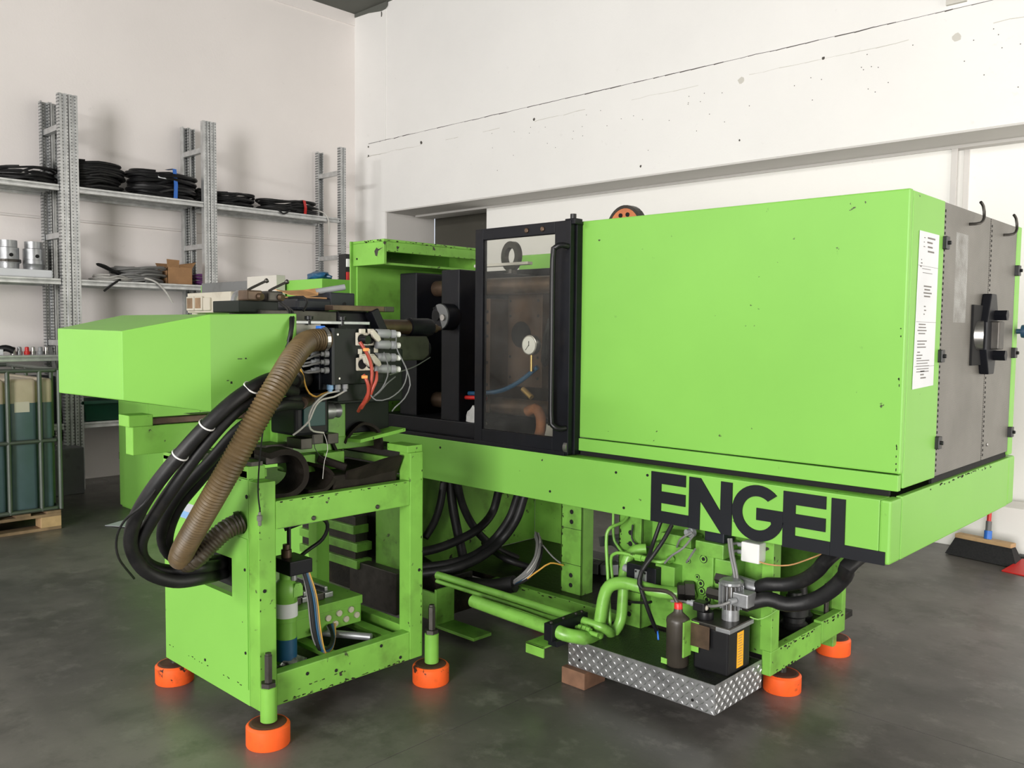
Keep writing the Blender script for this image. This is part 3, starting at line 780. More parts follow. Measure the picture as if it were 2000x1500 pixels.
# ------------------------------------------------------------------ hydraulics below the bed (parts of the clamping unit)
mf = box('manifold', 'green_oily', CU, -2.085, -1.79, 3.10, 3.22, 0.385, 0.60, 0.004)
box('manifold', 'green_oily', CU, -1.87, -1.74, 3.09, 3.22, 0.585, 0.645, 0.004)
box('manifold', 'green_oily', CU, -1.79, -1.71, 3.11, 3.22, 0.40, 0.58, 0.004)
box('manifold', 'green_oily', CU, -2.05, -1.90, 3.105, 3.2, 0.60, 0.645, 0.004)
for (x, z, r) in ((-1.835, .57, .014), (-1.905, .548, .008), (-1.862, .49, .009), (-1.845, .466, .013), (-1.84, .435, .013), (-1.955, .445, .008), (-1.815, .405, .014)):
    MB().ring((x, 3.0985, z), (0, 1, 0), r, r * .62, .004, 14).build('socket_plug', 'green_pipe', mf)
    MB().ring((x, 3.0995, z), (0, 1, 0), r * 1.25, r, .002, 14).cyl((x, 3.1, z), (x, 3.0985, z), r * .6, 6).build('plug_recess', 'hole', mf)
# valve with grey name plate
vb = box('valve', 'black_paint', CU, -2.15, -2.0, 3.0, 3.09, 0.43, 0.515, 0.004)
box('valve_plate', 'alu', vb, -2.105, -2.045, 2.996, 3.001, 0.44, 0.495, 0.001)
bolts(vb, [(-2.098, 2.996, .487), (-2.098, 2.996, .449), (-2.052, 2.996, .487), (-2.052, 2.996, .449)], (0, -1, 0), 0.005, 0.002, 'hole', 'screw')
box('valve_block', 'green_oily', CU, -2.03, -1.935, 3.04, 3.10, 0.425, 0.525, 0.003)
cyl('valve_plug', 'grey_plastic', vb, (-2.19, 3.04, 0.477), (-2.15, 3.04, 0.47), 0.016, 14)
sv = box('solenoid', 'navy_panel', CU, -1.84, -1.75, 3.11, 3.2, 0.645, 0.70, 0.005)
for (x, z) in ((-1.885, .672), (-1.895, .715)):
    MB().lathe((x, 3.10, z), (-0.4, -1, 0.1), [(0, .019), (.018, .021), (.02, .014), (.04, .013)], 12).build('cable_gland', 'grey_plastic', sv, smooth=True)
for pts in ([(-1.854, 3.050, 0.675), (-1.870, 3.000, 0.628), (-1.918, 2.990, 0.589), (-1.958, 3.000, 0.548)], [(-1.845, 3.050, 0.619), (-1.845, 3.000, 0.586), (-1.866, 3.020, 0.566)], [(-1.861, 3.050, 0.684), (-1.908, 3.040, 0.652), (-1.952, 3.080, 0.603)]):
    tube('valve_cable', 'grey_cable', CU, pts, 0.0045, n=8)
# thick bent pipes
tube('hydraulic_pipe', 'green_pipe', CU, [(-1.865, 3.085, .43), (-1.899, 3.055, 0.422), (-1.982, 3.010, 0.420), (-2.084, 2.970, 0.435), (-2.148, 2.960, 0.434), (-2.202, 2.950, 0.409), (-2.221, 2.940, 0.363), (-2.229, 2.930, 0.285), (-2.241, 2.920, 0.183)], 0.027, n=18)
MB().lathe((-1.892, 3.058, .43), (0.8, 0.6, 0), [(-.035, .030), (-.03, .037), (-.006, .037), (-.004, .046), (.034, .046), (.036, .03)], 6).build('pipe_nut', 'steel_dark', CU)
tube('hydraulic_pipe', 'green_pipe', CU, [(-2.140, 3.130, 0.551), (-2.178, 3.100, 0.543), (-2.194, 3.070, 0.511), (-2.205, 3.060, 0.443), (-2.203, 3.050, 0.331), (-2.205, 3.040, 0.237), (-2.219, 3.000, 0.180)], 0.024, n=16)
tube('hydraulic_pipe', 'green_pipe', CU, [(-3.25, 2.90, .255), (-2.7, 2.90, .25), (-2.27, 2.90, .245), (-2.20, 2.93, .225), (-2.218, 3.000, 0.175)], 0.020, n=14)
tube('hydraulic_pipe', 'green_pipe', CU, [(-3.2, 2.85, .245), (-2.6, 2.85, .24), (-2.18, 2.85, .225)], 0.010, n=10)
tube('hydraulic_pipe', 'green_pipe', CU, [(-2.83, 2.745, .25), (-2.6, 2.735, .248), (-2.35, 2.735, .243), (-2.28, 2.745, .232), (-2.235, 2.80, .215), (-2.246, 2.920, 0.170)], 0.029, n=18)
for (x, a) in ((-2.285, .014), (-2.26, .016), (-2.24, .014)):
    cyl('pipe_fitting', 'green_pipe', CU, (x, 2.85, .236), (x + .018, 2.85, .236), a, 6)
box('pipe_clamp', 'black_paint', CU, -2.345, -2.30, 2.69, 2.93, 0.205, 0.278, 0.003)
bolts(CU, [(-2.322, 2.71, .278), (-2.322, 2.79, .278), (-2.322, 2.875, .278), (-2.322, 2.915, .278)], (0, 0, 1), 0.007, 0.007)
MB().box(-2.42, -2.32, 2.66, 2.92, 0.178, 0.186).box(-2.42, -2.32, 2.66, 2.668, 0.14, 0.186).build('clamp_bracket', 'green_worn', CU, 0.002)
MB().box(-2.33, -2.28, 2.70, 2.76, 0.186, 0.21).build('clamp_foot', 'black_paint', CU, 0.002)
# thin pipes
tube('thin_pipe', 'green_pipe', CU, [(-2.207, 2.970, 0.190), (-2.238, 2.990, 0.405), (-2.260, 3.000, 0.580), (-2.260, 3.010, 0.630), (-2.248, 3.030, 0.650), (-2.235, 3.080, 0.660), (-2.234, 3.120, 0.684), (-2.246, 3.140, 0.706)], 0.0075, n=10)
tube('thin_pipe', 'green_pipe', CU, [(-2.235, 3.020, 0.395), (-2.249, 3.020, 0.499), (-2.233, 3.020, 0.531), (-2.189, 3.020, 0.544), (-2.102, 3.030, 0.538), (-2.011, 3.050, 0.532), (-1.988, 3.080, 0.544)], 0.0075, n=10)
tube('thin_pipe', 'green_pipe', CU, [(-2.314, 3.120, 0.701), (-2.311, 3.120, 0.585), (-2.296, 3.120, 0.548), (-2.256, 3.120, 0.513)], 0.006, n=10)
for (a, b, r) in (((-2.123, 3.030, 0.537), (-2.091, 3.030, 0.538), .015), ((-2.089, 3.030, 0.539), (-2.070, 3.030, 0.538), .013), ((-1.989, 3.070, 0.541), (-1.977, 3.090, 0.549), .016)):
    cyl('pipe_fitting', 'green_pipe', CU, a, b, r, 6)
# black cables hanging in front of the manifold
tube('hanging_cable', 'rubber', CU, [(-1.966, 3.060, 0.697), (-1.979, 3.020, 0.637), (-2.011, 2.980, 0.563), (-2.037, 2.960, 0.514), (-2.044, 2.950, 0.454), (-2.018, 2.960, 0.371), (-2.010, 3.000, 0.287), (-2.020, 3.050, 0.228)], 0.009, n=10)
tube('hanging_cable', 'rubber', CU, [(-2.035, 3.080, 0.694), (-2.049, 3.050, 0.609), (-2.040, 3.000, 0.554), (-2.040, 2.950, 0.502), (-2.042, 2.940, 0.456), (-2.021, 2.940, 0.439)], 0.009, n=10)
tube('cable_end', 'blue', CU, [(-2.013, 3.040, 0.244), (-1.994, 3.020, 0.210)], 0.004, n=8)
tube('oil_hose', 'bottle_brown', CU, [(-2.021, 2.940, 0.439), (-1.948, 2.920, 0.455), (-1.887, 2.910, 0.464), (-1.845, 2.900, 0.455), (-1.827, 2.900, 0.424)], 0.0085, n=10)
MB().tube([(-2.206, 3.120, 0.649), (-2.210, 3.120, 0.591), (-2.187, 3.120, 0.567), (-2.133, 3.120, 0.563), (-2.054, 3.120, 0.578), (-2.041, 3.120, 0.598)], 0.004, n=8).build('thin_cable', 'rubber', CU, smooth=True)
MB().tube([(-2.271, 3.120, 0.312), (-2.201, 3.100, 0.309), (-2.087, 3.060, 0.339), (-2.054, 3.050, 0.353)], 0.006, n=8).build('thin_cable', 'rubber', CU, smooth=True)
# white junction box and hose fittings by the end post
jb = MB().box(-1.685, -1.605, 3.13, 3.20, 0.585, 0.665).build('junction_box', 'white_plastic', CU, 0.006)
for z in (.645, .615):
    cyl('box_gland', 'grey_plastic', jb, (-1.685, 3.165, z), (-1.715, 3.165, z - .004), 0.009, 10)
for k in range(2):
    tube('box_cable', 'grey_cable', CU, [(-1.715, 3.165, .645 - .03 * k), (-1.76, 3.16, .635 - .03 * k), (-1.80, 3.18, .62)], 0.006, n=8)
    tube('riser_cable', 'grey_cable', CU, [(q[0] + .011 * k, q[1], q[2] + .002 * k) for q in ((-1.718, 3.090, 0.677), (-1.696, 3.070, 0.616), (-1.675, 3.060, 0.560), (-1.668, 3.060, 0.521))], 0.006, n=8)
for k, (fy, fz, col) in enumerate(((3.115, .50, 'alu'), (3.05, .455, 'steel_dark'))):
    cyl('hose_ferrule', col, CU, (-1.71, fy, fz), (-1.60, fy + .005, fz - .01), 0.032, 18, 0.003)
    cyl('hose_fitting', 'steel_dark', CU, (-1.78, fy, fz), (-1.71, fy, fz), 0.024, 6)
tube('hydraulic_hose', 'rubber', CU, [(-1.61, 3.12, .49), (-1.555, 3.113, 0.521), (-1.500, 3.130, 0.527), (-1.430, 3.134, 0.555), (-1.360, 3.114, 0.613), (-1.320, 3.117, 0.668), (-1.30, 3.42, .74)], 0.027, n=16)
tube('hydraulic_hose', 'rubber', CU, [(-1.61, 3.055, .445), (-1.540, 3.086, 0.471), (-1.480, 3.115, 0.458), (-1.400, 3.141, 0.480), (-1.320, 3.136, 0.539), (-1.260, 3.125, 0.611), (-1.220, 3.086, 0.678), (-1.20, 3.50, .74)], 0.029, n=16)
tube('thin_cable', 'kraft_paper', CU, [(-1.669, 3.180, 0.590), (-1.560, 3.118, 0.598), (-1.500, 3.169, 0.596), (-1.450, 3.241, 0.617), (-1.400, 3.313, 0.647)], 0.003, n=8)
tube('drain_line', 'green_pipe', CU, [(-1.568, 3.000, 0.414), (-1.552, 3.030, 0.401), (-1.535, 3.080, 0.407), (-1.524, 3.150, 0.424)], 0.003, n=8)
# hoses below the left half of the bed
HX = [
 ([(-3.500, 3.208, 0.810), (-3.500, 3.171, 0.686), (-3.500, 3.141, 0.549), (-3.500, 3.097, 0.456), (-3.500, 3.032, 0.383)], .021),
 ([(-3.500, 3.231, 0.808), (-3.500, 3.216, 0.681), (-3.480, 3.214, 0.541), (-3.460, 3.231, 0.399), (-3.440, 3.252, 0.270), (-3.440, 3.260, 0.225)], .026),
 ([(-3.440, 3.190, 0.818), (-3.440, 3.207, 0.690), (-3.440, 3.258, 0.527), (-3.420, 3.338, 0.388), (-3.400, 3.462, 0.274), (-3.350, 3.601, 0.193)], .022),
 ([(-3.303, 3.400, 0.627), (-3.334, 3.380, 0.496), (-3.310, 3.250, 0.429), (-3.332, 3.120, 0.383), (-3.359, 2.980, 0.356), (-3.375, 2.820, 0.355)], .023),
 ([(-3.160, 3.400, 0.618), (-3.172, 3.350, 0.498), (-3.230, 3.300, 0.384), (-3.236, 3.160, 0.319), (-3.283, 3.020, 0.287), (-3.367, 2.900, 0.272)], .022),
 ([(-3.078, 3.360, 0.626), (-3.099, 3.320, 0.500), (-3.162, 3.270, 0.384), (-3.176, 3.120, 0.316), (-3.239, 2.980, 0.271), (-3.344, 2.880, 0.248)], .024),
 ([(-3.521, 3.500, 0.270), (-3.259, 3.400, 0.248), (-3.139, 3.500, 0.195)], .018)]
for pts, r in HX:
    tube('hydraulic_hose', 'rubber', CU, pts, r, n=14)
tube('cable_sleeve', 'rubber', CU, [(-3.710, 3.100, 0.233), (-3.471, 3.080, 0.188), (-3.227, 3.060, 0.182), (-3.041, 3.080, 0.198), (-2.918, 3.120, 0.234)], 0.043, n=16)
for k, m in enumerate(('grey_cable', 'blue_tape', 'light_cable', 'rubber', 'grey_cable', 'light_cable', 'grey_cable')):
    dx, dy = (k % 4) * 5 - 8, (k // 4) * 7 - 4
    p = [(-2.926, 3.110, 0.230), (-2.850, 3.140, 0.291), (-2.843, 3.200, 0.351), (-2.895, 3.280, 0.406), (-3.016, 3.400, 0.415)]
    p = [(a[0] + dx * .0022 * min(1, i), a[1] + 0.006 * (k % 3), a[2] + dy * .0018 - dx * .0008) for i, a in enumerate(p)]
    tube('cable', m, CU, p, 0.0065, n=8)
tube('cable', 'yellow_cable', CU, [(-2.841, 3.130, 0.274), (-2.784, 3.160, 0.326), (-2.752, 3.200, 0.356), (-2.736, 3.280, 0.333)], 0.004, n=8)
tube('cable', 'grey_cable', CU, [(-2.891, 3.300, 0.403), (-2.821, 3.300, 0.355), (-2.763, 3.320, 0.317)], 0.004, n=8)
MB().box(-3.16, -3.145, 2.80, 2.92, 0.03, 0.22).box(-3.145, -2.88, 2.80, 2.92, 0.03, 0.045).box(-3.30, -3.16, 2.80, 2.815, 0.06, 0.20).build('pipe_bracket', 'green_oily', CU, 0.002)
box('side_frame', 'oil_black', CU, -3.45, -3.2, 2.9, 3.1, 0.05, 0.25, 0.004)
# drag chain lying on the base floor
ch = thing('cable_chain', 'grey plastic cable chain coiled on the oily base behind the green post', 'cable chain', (-2.9, 3.85, 0.195))
cpts = spline([Vector((-2.98, 3.95, .30)), Vector((-2.86, 3.92, .33)), Vector((-2.74, 3.85, .30)), Vector((-2.70, 3.76, .245)), Vector((-2.80, 3.70, .225)), Vector((-2.95, 3.68, .225))], .02)
cpts = resample(cpts, .052)
for a, b in zip(cpts, cpts[1:]):
    MB().bar(a, a.lerp(b, .9), .10, .055).build('chain_link', 'grey_panel', ch, 0.004)

# ------------------------------------------------------------------ tread-plate tray and what stands on it
TX0, TX1, TY0, TY1, TZ0, TZ1 = -2.315, -1.605, 2.815, 3.18, 0.072, 0.188
tray = thing('tread_plate_tray', 'low tray of shiny diamond tread plate with black oily top', 'tray', ((TX0 + TX1) / 2, (TY0 + TY1) / 2, TZ0))
box('tray_top', 'tread_top', tray, TX0 + .004, TX1 - .004, TY0 + .004, TY1, TZ1 - .02, TZ1 - .004, 0.002)
sf = box('tray_side', 'tread_base', tray, TX0, TX1, TY0, TY0 + .005, TZ0, TZ1, 0.0015, segs=1)
se = box('tray_side', 'tread_base', tray, TX1 - .005, TX1, TY0 + .005, TY1, TZ0, TZ1, 0.0015, segs=1)
box('tray_side', 'tread_metal', tray, TX0, TX0 + .005, TY0 + .005, TY1, TZ0, TZ1, 0.0015, segs=1)
def treads(u0, u1, v0, v1, place):
    mb = MB()
    p = 0.0215
    i = 0
    u = u0 + p / 2
    while u < u1 - p / 3:
        j = 0
        v = v0 + p / 2
        while v < v1 - p / 3:
            s = 1 if (i + j) % 2 else -1
            du, dv = 0.0130 * .7071, 0.0130 * .7071 * s
            wu, wv = -dv * .27, du * .27
            q = [(u - du, v - dv, 0), (u + wu, v + wv, 0), (u + du, v + dv, 0), (u - wu, v - wv, 0), (u - du * .5, v - dv * .5, .0028), (u + du * .5, v + dv * .5, .0028)]
            mb.add([place(*t) for t in q], [(0, 4, 1), (1, 4, 5), (1, 5, 2), (2, 5, 3), (3, 5, 4), (3, 4, 0)])
            v += p
            j += 1
        u += p
        i += 1
    return mb
tag(treads(TX0, TX1, TZ0, TZ1, lambda u, v, h: (u, TY0 - h, v)).build('tread_pattern', 'tread_metal', sf), kind='stuff')
tag(treads(TY0, TY1, TZ0, TZ1, lambda u, v, h: (TX1 + h, u, v)).build('tread_pattern', 'tread_metal', se), kind='stuff')
bolts(sf, [(-2.25, TY0, .11), (-1.70, TY0, .105)], (0, -1, 0), 0.006, 0.004, 'hole', 'screw')
wb = tag(MB().box(-2.325, -2.20, 2.785, 2.93, 0, 0.0715).build('wooden_block', 'wood_block', None, 0.004), 'short brown wooden block propping up the tread plate tray', 'wood block')
# oil bottle
ob = thing('oil_bottle', 'dark brown translucent oil bottle with a red cap on the tray', 'bottle', (-1.825, 2.90, TZ1))
MB().lathe((-1.825, 2.90, TZ1 - .004), (0, 0, 1), [(0, .040), (.006, .045), (.165, .045), (.178, .047), (.190, .044), (.203, .030), (.213, .019), (.23, .016)], 28).build('bottle_body', 'bottle_brown', ob, smooth=True)
MB().lathe((-1.825, 2.90, TZ1 + .222), (0, 0, 1), [(0, .0165), (.022, .0165), (.026, .013)], 18).build('cap', 'red', ob, smooth=True)
box('bottle_label', 'green_pipe', ob, -1.872, -1.845, 2.856, 2.859, TZ1 + .004, TZ1 + .026, 0)
# lubrication pump
lp = thing('lubrication_pump', 'lubrication pump with black reservoir, finned grey motor and yellow label', 'pump', (-1.70, 3.02, TZ1))
RX0, RX1, RY0, RY1, RZ1 = -1.775, -1.618, 2.925, 3.10, .375
MB().prism([(RX0 + .012, RY0), (RX1, RY0 + .004), (RX1, RY1), (RX0, RY1), (RX0, RY0 + .012)], 'Z', TZ1 - .004, RZ1 - .02).build('reservoir', 'black_plastic', lp, 0.008, segs=3)
MB().box(RX0 - .004, RX1 + .008, RY0 - .006, RY1 + .006, RZ1 - .02, RZ1).build('reservoir_lid', 'steel_dark', lp, 0.004)
box('lid_edge', 'alu', lp, RX1 - .05, RX1 + .010, RY0 - .008, RY0 + .0, RZ1 - .02, RZ1 - .004, 0.002)
box('lid_edge', 'alu', lp, RX1 + .007, RX1 + .011, RY0 - .008, RY1 + .006, RZ1 - .02, RZ1 - .004, 0.001)
cyl('filler_cap', 'black_plastic', lp, (-1.745, 2.97, RZ1), (-1.745, 2.97, RZ1 + .03), .033, 20, 0.003)
yl = box('yellow_label', 'yellow', lp, RX1 + .0005, RX1 + .0015, 2.995, 3.045, TZ1 + .012, .34, 0)
prn = MB()
for k in range(12):
    prn.box(RX1 + .0015, RX1 + .0018, 3.003, 3.03 + random.random() * .01, TZ1 + .022 + .0105 * k, TZ1 + .024 + .0105 * k)
tag(prn.build('printing', 'print', yl), kind='stuff')
bk = MB().box(-1.779, -1.772, 2.86, 2.915, .235, .375).box(-1.779, -1.74, 2.915, 2.919, .25, .37).build('mounting_bracket', 'green_worn', lp, 0.002)
box('bracket_plate', 'steel_brown', lp, -1.772, -1.69, 2.908, 2.914, .275, .365, 0.001)
mo = MB()
mc = Vector((-1.668, 3.03, 0))
mo.cyl((mc.x, mc.y, RZ1 + .0), (mc.x, mc.y, RZ1 + .045), .034, 20)
MB().cyl((mc.x, mc.y, RZ1 + .045), (mc.x, mc.y, RZ1 + .145), .038, 24).build('motor_core', 'steel_dark', lp, smooth=True)
for k in range(18):
    a = 6.283 * k / 18
    e = Vector((math.cos(a), math.sin(a), 0))
    mo.bar(mc + e * .042 + Vector((0, 0, RZ1 + .048)), mc + e * .042 + Vector((0, 0, RZ1 + .14)), .004, .013, up=e)
mo.lathe((mc.x, mc.y, RZ1 + .142), (0, 0, 1), [(0, .047), (.010, .047), (.018, .036)], 24)
mo.build('finned_motor', 'alu', lp)
tbx = box('terminal_box', 'alu', lp, mc.x + .03, mc.x + .095, mc.y - .045, mc.y + .025, RZ1 + .07, RZ1 + .125, 0.005)
cyl('box_gland', 'grey_plastic', tbx, (mc.x + .045, mc.y - .045, RZ1 + .095), (mc.x + .035, mc.y - .07, RZ1 + .092), .012, 12)
tube('motor_cable', 'grey_cable', lp, [(mc.x + .035, mc.y - .07, RZ1 + .092), (mc.x + .01, mc.y - .085, RZ1 + .078), (mc.x - .04, mc.y - .08, RZ1 + .06), (mc.x - .07, mc.y - .05, RZ1 + .052)], .006, n=8)
sw = box('level_switch', 'black_plastic', lp, -1.785, -1.735, 2.94, 2.99, RZ1 + .03, RZ1 + .065, 0.004)
MB().lathe((-1.785, 2.965, RZ1 + .05), (-1, -.25, 0), [(0, .012), (.02, .013), (.022, .009), (.036, .009)], 12).build('switch_gland', 'grey_plastic', sw, smooth=True)
tube('switch_cable', 'grey_cable', lp, [(-1.818, 2.955, RZ1 + .05), (-1.85, 2.95, RZ1 + .048), (-1.89, 2.95, RZ1 + .04)], .006, n=8)
blob('filter_tip', 'cream', sw, (-1.735, 2.96, RZ1 + .045), (.008, .008, .011), .1, sub=2)
# ------------------------------------------------------------------ injection unit on its own stand
IU = thing('injection_unit', 'green injection unit on open frame stand with tapered hood and plug box', 'machine', (-3.12, 1.98, 0))
AX, BX, AY, BY = -3.50, -2.75, 1.60, 2.37
ZB, ZT = 0.115, 0.875
def post(x0, x1, y0, y1, z0=ZB, z1=ZT, m='green_worn'):
    return box('post', m, IU, x0, x1, y0, y1, z0, z1, 0.004)
p1 = post(BX - .07, BX, AY, AY + .07, z1=.95)
p2 = post(BX - .07, BX, BY - .07, BY, z1=.99)
post(AX, AX + .07, BY - .07, BY)
post(AX, AX + .07, AY + .02, AY + .09)
bolts(p1, [(BX, AY + .022, .555)], (1, 0, 0), .007, .003, 'hole', 'screw')
bolts(p2, [(BX, BY - .02, .49)], (1, 0, 0), .007, .003, 'hole', 'screw')
rb = box('bottom_rail', 'green_worn', IU, BX - .05, BX - .001, AY + .07, BY - .07, ZB, .235, 0.004)
rt = box('top_rail', 'green_worn', IU, BX - .05, BX - .001, AY + .07, BY - .07, .772, .875, 0.004)
bolts(rb, [(BX - .001, y, z) for y, z in ((1.80, .20), (2.15, .215), (1.93, .175), (2.25, .14))], (1, 0, 0), .007, .003, 'hole', 'screw')
bolts(rt, [(BX - .001, 1.83, .79), (BX - .001, 2.13, .79)], (1, 0, 0), .009, .006, 'steel_dark')
box('bottom_rail', 'green_worn', IU, AX, AX + .05, AY + .07, BY - .07, ZB, .21, 0.004)
box('bottom_rail', 'green_worn', IU, AX + .07, BX - .07, BY - .05, BY, ZB, .24, 0.004)
box('top_rail', 'green_worn', IU, AX + .07, BX - .07, BY - .05, BY, .79, .875, 0.004)
box('drip_floor', 'oil_black', IU, AX + .05, BX - .05, AY + .03, BY - .05, .12, .135, 0.0)
for y in (1.93, 2.22):
    s = box('cross_slat', 'green_worn', IU, AX + .05, BX - .02, y, y + .05, .205, .222, 0.002)
    bolts(s, [(BX - .06, y + .025, .222)], (0, 0, 1), .006, .004)
MB().box(BX - .16, BX - .055, AY + .065, AY + .26, .17, .178).box(BX - .062, BX - .055, AY + .065, AY + .26, .178, .215).build('drip_tray', 'green_worn', IU, 0.002)
# closed side with a bolted panel, hose opening and paper plate
sp = MB()
OX0, OX1, OZ0, OZ1 = -3.37, -2.935, .50, .645
sp.box(AX, OX0, AY, AY + .02, ZB, .972).box(OX1, BX - .07, AY, AY + .02, ZB, .955).box(OX0, OX1, AY, AY + .02, ZB, OZ0).box(OX0, OX1, AY, AY + .02, OZ1, .965)
side = sp.build('side_panel', 'green', IU, 0.0)
pn = MB()
pn.box(AX + .02, OX0, AY - .004, AY, .175, .735).box(OX1, BX - .075, AY - .004, AY, .175, .735).box(OX0, OX1, AY - .004, AY, .175, OZ0).box(OX0, OX1, AY - .004, AY, OZ1, .735)
cp = pn.build('bolted_panel', 'green', IU, 0.0)
bolts(cp, [(-2.84, AY - .004, .62), (-3.47, AY - .004, .46), (-2.84, AY - .004, .31), (-3.15, AY - .004, .20)], (0, -1, 0), .006, .003, 'hole', 'screw')
bolts(side, [(-2.83, AY, .89), (-3.42, AY, .70)], (0, -1, 0), .008, .003, 'hole', 'screw')
box('opening_back', 'hole', IU, OX0 + .01, OX1 - .01, AY + .06, AY + .07, OZ0, OZ1, 0)
np_ = box('name_plate', 'paper_grey', IU, -3.46, -3.20, AY - .001, AY, .735, .80, 0)
box('plate_field', 'light_blue', np_, -3.37, -3.21, AY - .0016, AY - .001, .737, .765, 0)
box('plate_field', 'paper', np_, -3.452, -3.40, AY - .0016, AY - .001, .74, .785, 0)
# sliding rails on the stand
for y in (AY, BY - .08):
    box('slide_rail', 'green_worn', IU, AX, BX - .075, y, y + .08, .955 if y == AY else .93, .985 if y == AY else .96, 0.003)
    box('slide_way', 'steel_dark', IU, AX, BX - .075, y + .015, y + .065, .985 if y == AY else .96, 1.015 if y == AY else .99, 0.003)
box('rail_stop', 'green_worn', IU, BX - .14, BX - .07, AY, AY + .07, .95, 1.0, 0.003)
box('rail_stop', 'green_worn', IU, BX - .14, BX - .005, BY - .08, BY, .99, 1.02, 0.003)
box('table_plate', 'oil_black', IU, AX, BX - .01, AY + .02, BY - .01, .85, .866, 0.002)
# levelling feet
for (x, y) in ((BX + .02, AY + .02), (BX + .02, BY + .03), (AX - .01, AY + .04), (AX, BY)):
    f = pad(IU, x, y, .078, .078)
    f.name = 'levelling_foot'
    if x > -3:
        MB().lathe((x + .005, y, .085), (0, 0, 1), [(0, .028), (.002, .03), (.125, .03), (.127, .026)], 18).build('foot_sleeve', 'green_worn', f, smooth=True)
        MB().lathe((x + .005, y, .21), (0, 0, 1), [(0, .028), (.018, .028), (.019, .015), (.115, .015), (.118, .012), (.125, .012)], 6).build('threaded_rod', 'steel_dark', f)
    else:
        cyl('foot_bolt', 'steel_dark', f, (x, y, .08), (x, y, .115), .018)
# tapered sheet hood at the rear
HW0, HW1 = -3.47, -2.755
hd = MB()
hd.add([(-3.412, 1.17, 1.255), (-2.85, 1.17, 1.262), (-2.85, 1.17, 1.487), (-3.412, 1.17, 1.492),
        (HW0, 1.428, 1.215), (HW1, 1.428, 1.215), (HW1, 1.428, 1.546), (HW0, 1.428, 1.546),
        (HW0, 1.765, 1.215), (HW1, 1.765, 1.215), (HW1, 1.765, 1.555), (HW0, 1.765, 1.555)],
       [(0, 1, 2, 3), (1, 5, 6, 2), (0, 3, 7, 4), (3, 2, 6, 7), (0, 4, 5, 1), (5, 9, 10, 6), (4, 7, 11, 8), (7, 6, 10, 11), (4, 8, 9, 5), (8, 11, 10, 9)])
hood = hd.build('hood', 'green', IU, 0.004)
for (a, b, c, d) in ((1.528, 1.545, 1.392, 1.395), (1.556, 1.562, 1.392, 1.397), (1.486, 1.494, 1.318, 1.321), (1.50, 1.507, 1.308, 1.316)):
    box('paint_chip', 'steel_dark', hood, HW1 - .0005, HW1 + .0006, a, b, c, d, 0)
# guide beam that carries the carriage
box('guide_beam', 'green_worn', IU, -3.06, -3.0, 1.265, 2.30, 1.055, 1.155, 0.003)
box('beam_cap', 'green_worn', IU, -3.08, -2.995, 1.25, 1.335, 1.155, 1.195, 0.003)
box('guide_rail', 'steel_brown', IU, -3.05, -3.005, 1.335, 2.3, 1.158, 1.18, 0.002)
box('guide_beam', 'green_worn', IU, -3.36, -3.30, 1.62, 2.30, 1.055, 1.155, 0.003)
box('carriage', 'green_oily', IU, -3.40, -2.98, 1.72, 2.34, 1.0, 1.055, 0.004)
box('carriage', 'green_oily', IU, -3.2, -2.95, 1.80, 2.12, 1.055, 1.20, 0.004)
box('carriage_block', 'black_paint', IU, -3.2, -2.99, 2.12, 2.38, 1.06, 1.22, 0.006)  # added block, its black stands in for the shaded green clutter beside the carriage
MB().hexa([(-3.0, 2.14, 1.03), (-2.9, 2.16, 1.03), (-2.9, 2.40, 1.06), (-3.0, 2.40, 1.06), (-3.0, 2.14, 1.045), (-2.9, 2.16, 1.045), (-2.9, 2.40, 1.075), (-3.0, 2.40, 1.075)]).build('drip_lip', 'green_worn', IU, 0.002)
MB().box(-3.05, -2.93, 1.86, 1.96, .93, 1.0).box(-3.05, -2.93, 2.0, 2.10, .93, 1.0).build('carriage_leg', 'green_worn', IU, 0.004)
box('carriage_block', 'steel_dark', IU, -3.05, -2.9, 1.72, 1.84, .985, 1.06, 0.003)
box('hydraulic_block', 'black_paint', IU, -3.3, -2.86, 1.78, 2.35, 1.20, 1.42, 0.006)
MB().cyl((-2.98, 1.62, 1.31), (-2.98, 1.9, 1.31), .05, 20).cyl((-3.1, 1.62, 1.25), (-3.1, 1.9, 1.25), .05, 20).build('drive_cylinder', 'steel_dark', IU, smooth=True)
mtr = box('motor_plate', 'teal', IU, -2.775, -2.765, 1.80, 1.895, 1.135, 1.225, 0.002)
box('drive_motor', 'black_paint', IU, -2.95, -2.775, 1.77, 1.92, 1.10, 1.26, 0.012)
MB().lathe((-2.84, 1.92, 1.18), (0, 1, 0), [(0, .033), (.055, .033), (.057, .024), (.07, .026), (.085, .03), (.09, .02)], 20).build('motor_shaft', 'alu', IU, smooth=True)
for (y, z) in ((1.86, 1.08), (1.93, 1.075), (1.81, 1.065)):
    box('motor_bracket', 'steel_dark', IU, -2.9, -2.80, y, y + .05, z - .02, z + .02, 0.003)
